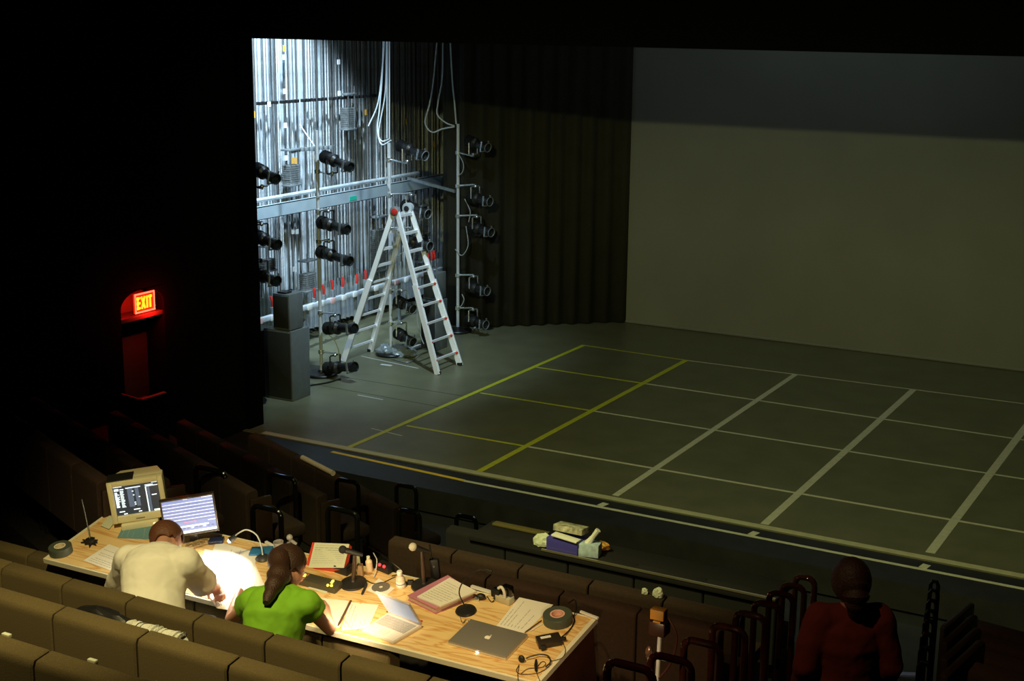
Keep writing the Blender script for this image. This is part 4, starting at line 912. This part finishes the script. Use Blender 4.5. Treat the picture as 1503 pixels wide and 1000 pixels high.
g = G(); g.tube([I @ tp(787, 969, .012), I @ tp(786.5, 977, .012), I @ tp(787, 985, .012)], [.006, .010, .007]); obj('microphone', g, TBLK, t)
for pts_ in ([(762, 976), (758, 985), (765, 990), (790, 988), (806, 978), (808, 968)], [(762, 978), (760, 990), (762, 1002), (770, 1012)], [(787, 986), (790, 994), (794, 1003)], [(808, 971), (825, 966), (830, 955), (826, 943)], [(764, 990), (775, 982), (795, 980), (801, 974), (795, 972), (785, 984)]):
    g = G(); g.tube([I @ tp(a, b, .004) for a, b in [pts_[0]]+pts_[1:-1]+[pts_[-1]]] if len(pts_) < 3 else [I @ p for p in bez([tp(a, b, .004) for a, b in pts_])], .0022, 6); obj('thin_cord', g, mat('brown_cord', (.06, .04, .03), .4), t)
cable([tp(840, 902, .03), tp(843, 912, .01), tp(836, 925, .006), tp(822, 938, .02)], .004, CABB, 'black cable from the tape roll to the belt pack')
cable([tp(828, 884, .0)+V((0, .06, -.03)), tp(838, 885, .01)+V((0, .05, 0)), tp(846, 893, .02), tp(842, 905, .01)], .004, CABB, 'black cable draped over the far right table edge')
cable([tp(500, 905, .003), tp(512, 918, .003), tp(520, 927, .003), tp(527, 924, .003)], .0015, STEELD, 'thin dark wire lying left of the open laptop')
cable([tp(530, 846, .004), tp(545, 856, .004), tp(560, 856, .004), tp(580, 847, .004)], .003, CABB, 'thin black cable behind the white disc sleeve')
cable([tp(575, 846, .004), tp(590, 840, .01), tp(575, 826, .05), tp(560, 815, .06)], .003, CABB, 'thin cable rising behind the adapter with red lights')

# ============================================================ THINGS ON THE SEAT ROWS
q = atY(797, 800, 9.28); zt = atY(900, 831, 9.25).z
def on0(x, y, Y_=9.31): p = atY(x, y, Y_); p.z = zt+.015; return p
LEDGE = mat('dark_ledge', (.004, .003, .002), .9)
p0 = atY(690, 785, 9.25); 
g = G(); g.box(p0.x, 9.22, zt-.03, R0.x, 9.62, zt+.01, .006); one('shelf_board', g, LEDGE, 'black shelf board along the third row, carrying the tissue box and papers', 'shelf')
g = G(); g.box(0, 0, 0, .5, .07, .02, .004); p = on0(722, 789, 9.5); one('wood_strip', g, mat('ochre_strip', (.14, .11, .03), .6), 'dull ochre strip lying on the black shelf left of the papers', 'strip', p, 0)
g = crumple((0, 0, 0), .085, (1, .5, .9), 12); one('crumpled_paper', g, PAPERG, 'white crumpled paper at the left of the group on the black shelf', 'paper', on0(798, 806), smooth=False)
p = on0(836, 812); t = thing('blue_box', 'deep blue box holding loose papers on the black shelf', 'box', p, -.0)
g = G(); g.box(-.17, -.07, 0, .1, .12, .11, .004); obj('box_body', g, mat('deep_blue_card', (.06, .05, .33), .5), t)
g = G(); g.T = M.Translation((-.02, -.04, .125)) @ M.Rotation(.1, 4, 'Y'); g.box(-.1, -.05, 0, .12, .03, .012, .003); obj('cream_envelope', g, PAPER, t)
g = G(); g.T = M.Translation((-.03, .06, .14)) @ M.Rotation(-.12, 4, 'X'); g.box(-.12, -.06, 0, .13, .07, .05, .004); obj('magazine_stack', g, mat('mixed_magazines', (.45, .42, .3), .6, var=.6, scale=25), t)
p = on0(866, 818, 9.33); t = thing('tissue_box', 'pale blue tissue box with a twisted tissue, on the black shelf', 'tissue box', p, .2)
g = G(); g.box(-.08, -.06, 0, .08, .06, .10, .005); obj('carton', g, mat('pale_blue_carton', (.42, .52, .6), .6, var=.25, scale=25), t)
g = G(); g.tube([(-.02, 0, .09), (.02, .0, .15), (.06, 0, .21)], [.03, .018, .022], 8); obj('tissue', g, PAPER, t, smooth=False)
g = crumple((0, 0, 0), .05, (1.3, .8, .8), 15); one('orange_wrapper', g, mat('orange_wrap', (.6, .28, .04), .5), 'orange crumpled wrapper just behind the tissue box', 'wrapper', on0(884, 803, 9.5)+V((0, 0, 0)), smooth=False)
z1 = atY(1000, 890, 8.35).z
for (x, y, s, lb) in ((966, 880, .045, 'pale crumpled tissue standing on the brown seat row'), (946, 880, .028, 'small crumpled tissue left of the larger one on the brown seat row')):
    p = atY(x, y, 8.4); p.z = z1+.005; one('crumpled_tissue', crumple((0, 0, 0), s, (.8, .6, 1.15), 20+x), PAPERG, lb, 'tissue', p, smooth=False)
e5 = atZ(577, 747, .85); a_ = atZ(444, 672, .88); b_ = atZ(489, 695, .88)
g = G(); g.tube([(0, 0, 0), (b_-a_)], .028, 16); o = one('paper_roll', g, mat('pinkish_white_paper', (.75, .6, .52), .7), 'rolled sheet of paper lying along the top of the front left seat row', 'paper roll', a_+V((0, 0, .0)))
# black bag and white towel on the near rows
zc_ = 2.26-.85
p = atY(143, 904, 4.80); g = crumple((0, 0, 0), .12, (1.6, .7, .6), 33, 3); t = one('bag', g, mat('black_nylon', (.008, .008, .008), .5, bump=.4, bscale=20), 'black bag slumped between the seat rows at lower left', 'bag', (p.x, p.y, p.z-.06), smooth=True)
g = G(); g.ball((.02, -.07, .09), .02, (1, .5, .6)); obj('red_patch', g, RED, t, label='small red and white patch')
tw = [atY(192, 921, 4.70), atY(218, 927, 4.70), atY(242, 934, 4.70), atY(270, 942, 4.70)]
g = G(); tb = []; rr = []
for i, p in enumerate(bez(tw, 12)): tb.append(p-tw[0]+V((0, 0, .006*sin(i*2.1)))); rr.append(.034+.006*sin(i*1.7)+.003*sin(i*4.1))
g.tube(tb, rr, 14); one('towel_roll', g, mat('white_towel', (.62, .64, .56), .95, bump=.6, bscale=90), 'white twisted towel lying along the seat row at lower left', 'towel', tw[0])
for (x, y, lb) in ((10, 955, 'small white card tucked behind the seat row at the far lower left'), (136, 993, 'small white card tucked behind the bottom seat row')):
    g = G(); g.box(-.022, -.01, -.015, .022, .01, .015, .003); one('small_card', g, PAPERG, lb, 'card', atY(x, y-20, 3.84))
# lamp stand at lower right
o = atY(957, 990, 6.3); zf = 1.4
t = thing('light_stand', 'slim stand carrying a small boxy lamp in the lower right', 'light stand', (o.x, o.y, zf))
hh = atY(966, 930, 6.3).z-zf
g = G(); g.tube([(0, 0, 0), (.03, 0, hh*.75), (.035, 0, hh)], .011); obj('pole', g, STEEL, t)
for k in range(3): a = 2*PI*k/3; g = G(); g.tube([(0, 0, .3), (.28*cos(a), .28*sin(a), .01)], .009); obj('leg', g, STEELD, t)
g = G(); g.box(-.01, -.05, hh, .08, .04, hh+.08, .01); obj('lamp_housing', g, mat('dark_red_brown', (.03, .012, .008), .4), t)
g = G(); g.box(.0, -.056, hh+.095, .075, .0, hh+.15, .004); g.box(.02, -.06, hh+.084, .06, -.05, hh+.092); obj('orange_cap', g, mat('orange_paint', (.4, .2, .03), .5), t)
g = G(); g.tube(bez([(.08, 0, hh+.1), (.13, 0, hh), (.1, 0, hh-.15), (.04, 0, hh-.25)]), .006); obj('lead', g, mat('dark_red_cord', (.06, .02, .015), .3), t)
g = G(); g.ball((-.02, 0, hh-.12), .03, (.7, .6, 1.3)); obj('clamp', g, mat('speckled_clamp', (.12, .07, .05), .3, .5, var=.6, scale=60), t)
p = atZ(1455, 876, -.32); g = G(); g.tube([(0, 0, .03), (.14, -.02, .03)], .018); g.ball((.3, -.02, .03), .04, (1.4, .6, .5)); one('floor_gadget', g, mat('olive_metal', (.2, .19, .08), .4), 'small dull metal fitting lying on the floor before the stage at right', 'fitting', p)
p = atZ(1077, 804, -.32); g = G(); g.tube(bez([(0, 0, .02), (.15, .03, .02), (.25, -.02, .02), (.1, -.05, .02)]), .012); one('cable', g, CABB, 'dark curl of cable on the floor in front of the stage', 'cable', p)
# ============================================================ PEOPLE
def torso(g, secs, side):
    """closed elliptical tube through (position, half width, half depth); side = shoulder axis"""
    n = 20; pts = [V(p[0]) for p in secs]; rows = []
    for i, (p, rx, ry) in enumerate(secs):
        d = (pts[min(i+1, len(pts)-1)]-pts[max(i-1, 0)]).normalized(); sx = (side-d*side.dot(d)).normalized(); sy_ = d.cross(sx)
        rows.append([g._v(pts[i]+sx*(rx*cos(2*PI*k/n))+sy_*(ry*sin(2*PI*k/n))) for k in range(n)])
    for x, y in zip(rows, rows[1:]):
        for k in range(n): g.b.faces.new([x[k], x[(k+1) % n], y[(k+1) % n], y[k]])
    g.b.faces.new(rows[0][::-1]); g.b.faces.new(rows[-1])
def limb(g, nodes):
    """rounded tapering chain through (position, radius)"""
    for (p, r), (q, s_) in zip(nodes, nodes[1:]): g.tube([p, p.lerp(q, .5), q], [r, (r+s_)/2, s_], 14)
    for p, r in nodes: g.ball(p, r, n=16)
def remeshed(name, g, voxel, mt, parent, smooth_it=4):
    o = obj(name, g, mt, parent)
    md = o.modifiers.new('r', 'REMESH'); md.mode = 'VOXEL'; md.voxel_size = voxel; md.use_smooth_shade = True
    m2 = o.modifiers.new('c', 'SMOOTH'); m2.iterations = smooth_it; m2.factor = .5
    dg = bpy.context.evaluated_depsgraph_get(); dg.update(); em = bpy.data.meshes.new_from_object(o.evaluated_get(dg)); o.modifiers.clear(); old = o.data; o.data = em; em.name = name
    if not em.materials: em.materials.append(mt)
    bpy.data.meshes.remove(old); return o
def person(label, J_, face, shirt, hairm, hair_len, pants=DENIM, sleeve=.55, grp=None, female=True, ponytail=None, handpose=None):
    """J_: joints in world coordinates"""
    pel = V(J_['pelvis']); t = thing('person', label, 'person', (pel.x, pel.y, J_.get('z0', pel.z-.45)))
    O = t.location.copy(); J = {k: V(v)-O for k, v in J_.items() if k != 'z0'}
    k = .9 if female else 1.05; side = (J['shR']-J['shL']).normalized(); nb = J['chest'].lerp(J['neck'], .75)
    def trunk(g, q, low=.06):
        c, p = J['chest'], J['pelvis']; dn = (p-c).normalized()
        torso(g, [(p+dn*low, .15*k+q, .10*k+q), (p, .17*k+q, .125*k+q), (p.lerp(c, .45), .14*k+q, .10*k+q), (c, .165*k+q, .115*k+q), (c.lerp(nb, .6), .155*k+q, .10*k+q), (nb, .10*k+q*.6, .07*k+q*.6), (nb.lerp(J['neck'], .5), .055+q*.4, .055+q*.4)], side)
        for s in 'LR': limb(g, [(nb.lerp(J['neck'], .1), .055*k+q*.5), (J['sh'+s], .06*k+q*.7)]); limb(g, [(c, .09*k), (J['sh'+s], .06*k+q*.7)])
    g = G(); trunk(g, 0); limb(g, [(nb, .06), (J['neck'], .052), (J['neck'].lerp(J['head'], .6), .052)])
    for s in 'LR':
        e = J['el'+s]; w = J['wr'+s]; limb(g, [(J['sh'+s], .056*k), (J['sh'+s].lerp(e, .45), .046*k), (e, .038*k), (e.lerp(w, .3), .040*k), (w, .026*k)])
        kn, an = J['kn'+s], J['an'+s]; limb(g, [(J['hip'+s], .09*k), (J['hip'+s].lerp(kn, .4), .078*k), (kn, .058*k), (kn.lerp(an, .35), .054*k), (an, .036*k)])
        ft = (V((face.x, face.y, 0)).normalized()); limb(g, [(an, .036), (an+ft*.14+V((0, 0, -.035)), .03)])
    # head
    hc = J['head']; fz = (hc-J['neck']).normalized(); fx = face.normalized(); fx = (fx-fz*fx.dot(fz)).normalized(); fy = fz.cross(fx)
    R3 = M((fx, fy, fz)).transposed().to_4x4(); HM = M.Translation(hc) @ R3
    hb_ = G(); hb_.T = HM
    def hs(c, r, sc): t_ = bmesh.new(); bmesh.ops.create_uvsphere(t_, u_segments=20, v_segments=14, radius=r); [setattr(v, 'co', V((v.co.x*sc[0], v.co.y*sc[1], v.co.z*sc[2]))+V(c)) for v in t_.verts]; g.T = HM; g.merge(t_); g.T = M()
    hs((0, 0, .02), .1, (.95, .76, 1.05)); hs((.03, 0, -.045), .07, (.95, .8, 1.0)); hs((.055, 0, -.085), .03, (1, 1.1, .8))
    hs((.098, 0, -.012), .016, (1.1, .75, 1.7)); hs((.106, 0, -.026), .014, (1, 1.1, .8)); hs((.09, 0, -.055), .017, (.8, 1.5, .35)); hs((.088, 0, -.066), .016, (.8, 1.4, .35))
    hs((0, .078, -.01), .024, (.7, .35, 1.2)); hs((0, -.078, -.01), .024, (.7, .35, 1.2)); hs((.075, 0, .028), .05, (.5, 1.15, .25))
    # hands
    for s in 'LR':
        w = J['wr'+s]; d = (w-J['el'+s]).normalized()
        if ('hd'+s) in J: d = J['hd'+s].normalized()
        nrm = V((0, 0, -1)); nrm = (nrm-d*nrm.dot(d)); nrm = nrm.normalized() if nrm.length > .2 else face.normalized()
        side = d.cross(nrm).normalized()*(1 if s == 'R' else -1)
        t_ = bmesh.new(); bmesh.ops.create_uvsphere(t_, u_segments=14, v_segments=10, radius=1)
        for v in t_.verts: v.co = w+d*(.045+v.co.x*.052)+side*(v.co.y*.040)+nrm*(v.co.z*.015)
        g.merge(t_)
        for f, (off, ln) in enumerate(((-.030, .066), (-.010, .076), (.010, .072), (.029, .056))):
            b0 = w+d*.078+side*off; c = handpose or .35
            p1 = b0+d*ln*.45; p2 = p1+(d*cos(c)+nrm*sin(c)).normalized()*ln*.32; p3 = p2+(d*cos(2*c)+nrm*sin(2*c)).normalized()*ln*.25
            g.tube([b0-d*.02, b0, p1, p2, p3], [.009, .0095, .009, .008, .006], 8)
        b0 = w+d*.025-side*.032; g.tube([b0, b0-side*.022+d*.02+nrm*.006, b0-side*.034+d*.048+nrm*.012, b0-side*.034+d*.07+nrm*.016], [.012, .012, .010, .007], 8)
    body = remeshed('body', g, .0075, SKIN, t)
    # eyes
    for sy_ in (-1, 1):
        g = G(); g.T = HM; g.ball((.083, sy_*.031, .002), .0115); obj('eye', g, mat('eye_white', (.8, .8, .8), .2), t)
    # shirt
    q = .028; g = G(); trunk(g, q, .14)
    for s in 'LR':
        e, w = J['el'+s], J['wr'+s]; S = J['sh'+s]
        if sleeve < .99: m_ = S.lerp(e, sleeve); limb(g, [(S, .060*k+q), (S.lerp(e, sleeve*.5), .054*k+q)]); g.tube([S.lerp(e, sleeve*.5), m_], [.054*k+q, .052*k+q*1.2], 16)
        else: limb(g, [(S, .060*k+q), (S.lerp(e, .5), .052*k+q), (e, .045*k+q*.8)]); m_ = e.lerp(w, min(.95, sleeve-1)); g.tube([e, m_], [.045*k+q*.8, .036*k+q*.6], 16)
    so = remeshed('shirt', g, .011, shirt, t, 5)
    tx = bpy.data.textures.new('folds', 'CLOUDS'); tx.noise_scale = .11; dm = so.modifiers.new('f', 'DISPLACE'); dm.texture = tx; dm.strength = .022; dm.mid_level = .25; dm.texture_coords = 'LOCAL'
    # trousers
    g = G(); p = J['pelvis']; torso(g, [(p+V((0, 0, -.10)), .12*k, .10*k), (p, .178*k, .132*k), (p.lerp(J['chest'], .2), .16*k, .12*k)], side)
    for s in 'LR': kn, an = J['kn'+s], J['an'+s]; limb(g, [(J['hip'+s], .105*k), (J['hip'+s].lerp(kn, .45), .09*k), (kn, .07*k), (an+V((0, 0, .05)), .052*k)])
    remeshed('trousers', g, .012, pants, t, 4)
    for s in 'LR':
        ft = V((face.x, face.y, 0)).normalized(); a = J['an'+s]; g = G(); g.tube([a-ft*.05+V((0, 0, -.035)), a+ft*.04+V((0, 0, -.03)), a+ft*.15+V((0, 0, -.045)), a+ft*.2+V((0, 0, -.05))], [.035, .045, .042, .025], 12); obj('shoe', g, TBLK, t)
    # hair
    g = G(); g.T = HM; t_ = bmesh.new(); bmesh.ops.create_uvsphere(t_, u_segments=28, v_segments=20, radius=.115)
    for v in t_.verts: v.co = V((v.co.x*.90-.010, v.co.y*.80, v.co.z*.96+.022))
    bmesh.ops.delete(t_, geom=[v for v in t_.verts if (v.co.x > .035 and v.co.z < .055) or v.co.z < -.06-(.02 if v.co.x < 0 else 0)], context='VERTS'); g.merge(t_)
    g.T = M()
    if hair_len:
        bk = hc-fx*.085+fz*.02; ps = [bk, bk-fx*.03-V((0, 0, .06)), bk-fx*.03-V((0, 0, .06+hair_len*.5)), bk-fx*.01-V((0, 0, .06+hair_len))]
        if ponytail: ps = [bk]+[V(p)-O for p in ponytail]
        pp = bez(ps, 6); n = len(pp); g.tube(pp, [.008+.052*min(1, (1-i/n)*1.6)*(.85+.15*sin(i*1.3)) for i in range(n)], 12)
    ho = obj('hair', g, hairm, t); sm = ho.modifiers.new('s', 'SOLIDIFY'); sm.thickness = .012; sm.offset = 1
    return t
# direction to the stage is +Y; they sit behind row B and lean on the table
B1c = V((-5.30, 5.78, 0)); f1 = V((-.18, .95, -.45))
def W(x, y, Y_): return atY(x, y, Y_)
p1 = {'pelvis': W(222, 905, 5.79), 'chest': W(228, 842, 5.95), 'neck': W(236, 806, 6.17), 'head': W(245, 792, 6.33),
      'shL': W(190, 822, 6.05), 'shR': W(270, 826, 6.05), 'elL': W(173, 868, 6.22), 'wrL': tp(205, 838, .05), 'elR': W(300, 858, 6.24), 'wrR': tp(318, 862, .045)}
for s, dx in (('L', -.1), ('R', .1)):
    b = p1['pelvis']; p1['hip'+s] = b+V((dx, .05, -.06)); p1['kn'+s] = b+V((dx*1.2, .36, -.18)); p1['an'+s] = V((b.x+dx*1.5, b.y+.36, 1.48))
p1['z0'] = 1.41; p1['hdR'] = V((.55, .8, -.05)); p1['hdL'] = V((.5, .8, -.05))
person('person in a loose cream shirt bending over the left half of the table', p1, f1, SHIRT, HAIR2, .0, sleeve=.98, female=False)
p2 = {'pelvis': W(398, 984, 5.80), 'chest': W(404, 905, 5.90), 'neck': W(418, 858, 6.10), 'head': W(424, 832, 6.22),
      'shL': W(372, 884, 5.98), 'shR': W(450, 888, 6.0), 'elL': W(338, 910, 6.16), 'wrL': tp(352, 868, .04), 'elR': W(484, 925, 6.16), 'wrR': tp(474, 886, .04)}
for s, dx in (('L', -.1), ('R', .1)):
    b = p2['pelvis']; p2['hip'+s] = b+V((dx, .05, -.06)); p2['kn'+s] = b+V((dx*1.1, .36, -.13)); p2['an'+s] = V((b.x+dx*1.3, b.y+.36, 1.48))
p2['z0'] = 1.41; p2['hdR'] = V((-.1, .95, -.1)); p2['hdL'] = V((.25, .9, -.1))
pt = [W(409, 846, 6.02), W(400, 864, 5.90), W(391, 884, 5.80)]
person('person in a lime green top with long dark hair leaning on the table', p2, V((.1, .95, -.35)), LIME, HAIR, .3, sleeve=.28, ponytail=pt)
# two dim standing figures on the right
def standing(x, y, Y_, foot, lab, shirt, hm, hl, face, female, k=1.0, sw=0):
    h = atY(x, y, Y_); b = V((h.x, Y_, foot)); hh = h.z+.1-foot; s = hh/1.72
    R_ = V((face.y, -face.x, 0)).normalized()
    j = {'pelvis': b+V((0, 0, .93*s)), 'chest': b+V((0, 0, 1.25*s)), 'neck': b+V((0, 0, 1.48*s)), 'head': b+V((0, 0, 1.61*s))+face*.02}
    for q, e in (('L', -1), ('R', 1)):
        j['sh'+q] = b+R_*.17*e*s+V((0, 0, 1.40*s)); j['el'+q] = b+R_*.25*e*s+V((0, 0, 1.12*s))-face*.03; j['wr'+q] = b+R_*.24*e*s+face*.10+V((0, 0, .90*s))
        j['hip'+q] = b+R_*.09*e*s+V((0, 0, .88*s)); j['kn'+q] = b+R_*.10*e*s+face*(.04+.05*e*sw)+V((0, 0, .48*s)); j['an'+q] = b+R_*.10*e*s+face*(.10*e*sw)+V((0, 0, .08))
    j['z0'] = foot; person(lab, j, face, shirt, hm, hl, sleeve=1.8, female=female)
REDC = mat('dark_red_fleece', (.16, .018, .008), .9)
standing(1250, 860, 6.9, 1.2, 'dim person in dark red clothing standing right of the aisle rails', REDC, HAIR, .12, V((-.5, .86, 0)), True)
# ============================================================ LIGHTS
def light(kind, name, loc, target, energy, col, size=.1, spot=None, blend=.3, **kw):
    l = bpy.data.lights.new(name, kind); l.energy = energy; l.color = col
    if kind == 'AREA': l.shape = 'RECTANGLE'; l.size = size; l.size_y = kw.get('sy', size)
    else: l.shadow_soft_size = size
    if kind == 'SPOT': l.spot_size = rad(spot); l.spot_blend = blend
    o = bpy.data.objects.new(name, l); C.objects.link(o); o.location = loc
    o.rotation_euler = (V(target)-V(loc)).to_track_quat('-Z', 'Y').to_euler(); return o
# front-of-house light, with unseen flaps added to keep its beam on the stage
fy, fz_ = 5.5, 5.14+.176*8.8
light('SPOT', 'front_wash', (-5.5, fy, fz_), (-4.2, 20, 0.8), 2050, (.93, .93, .37), .07, 92, .7)
ln = thing('added_beam_flaps', 'wide black stage lantern hung over the seats facing the stage', 'lantern', (-5.5, fy, fz_))
g = G(); g.box(-2, .48, -.62, 2, .5, -.5*1.0); obj('lower_flap', g, BLK, ln)
g = G(); g.box(-2, .48, -.07, 2, .5, .8); obj('upper_flap', g, BLK, ln)
# cool overhead light above the stage
light('AREA', 'stage_cool', (-6.5, 20.5, 8.3), (-6.5, 21.5, 0), 30, (.8, 1, .95), 4, sy=1)
# blue white work lights in the wing
light('SPOT', 'wing_worklight', (-9.6, 15.6, 7.2), (-13.4, 18.0, 1.1), 2000, (.62, .84, 1), .10, 66, 1)
light('SPOT', 'wing_top_worklight', (-12.6, 16.4, 7.4), (-14.7, 18.4, 3.4), 3300, (.62, .84, 1), .12, 52, .5)
light('POINT', 'exit_glow', (-11.92, sy+.05, sz-.06), (0, 0, 0), 14, (1, .01, .005), .04)
light('POINT', 'exit_niche_glow', (-12.15, sy-.25, sz+.02), (0, 0, 0), 0.8, (1, .01, .005), .03)
# warm work light over the table and the desk lamp
light('SPOT', 'table_worklight', (-4.2, 3.2, 7.4), (-5.3, 5.7, 1.9), 1250, (1, .80, .36), .12, 54, .8)
light('SPOT', 'desk_lamp_light', LAMP1, LAMP1+V((-.03, -.12, -.2)), 60, (1, .90, .72), .03, 150, .5)
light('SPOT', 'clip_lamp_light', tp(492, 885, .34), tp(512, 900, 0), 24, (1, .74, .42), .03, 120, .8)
light('SPOT', 'end_lamp_light', tp(850, 960, .9), tp(815, 960, 0), 40, (1, .66, .32), .03, 90, .8)
light('SPOT', 'aisle_fill', (-3.4, 3.0, 7.6), (-2.0, 7.6, 1.6), 190, (1, .66, .34), .08, 46, .8)  # added fill for the right aisle, in place of warm stage spill
vs = bpy.context.scene.view_settings
vs.view_transform = 'Standard'; vs.look = 'None'; vs.gamma = 1; vs.use_curve_mapping = False; vs.exposure = 0
w = bpy.data.worlds.new('world'); w.use_nodes = True; w.node_tree.nodes['Background'].inputs[0].default_value = (.0004, .0004, .0005, 1)
bpy.context.scene.world = w
bpy.context.scene.cycles.max_bounces = 6
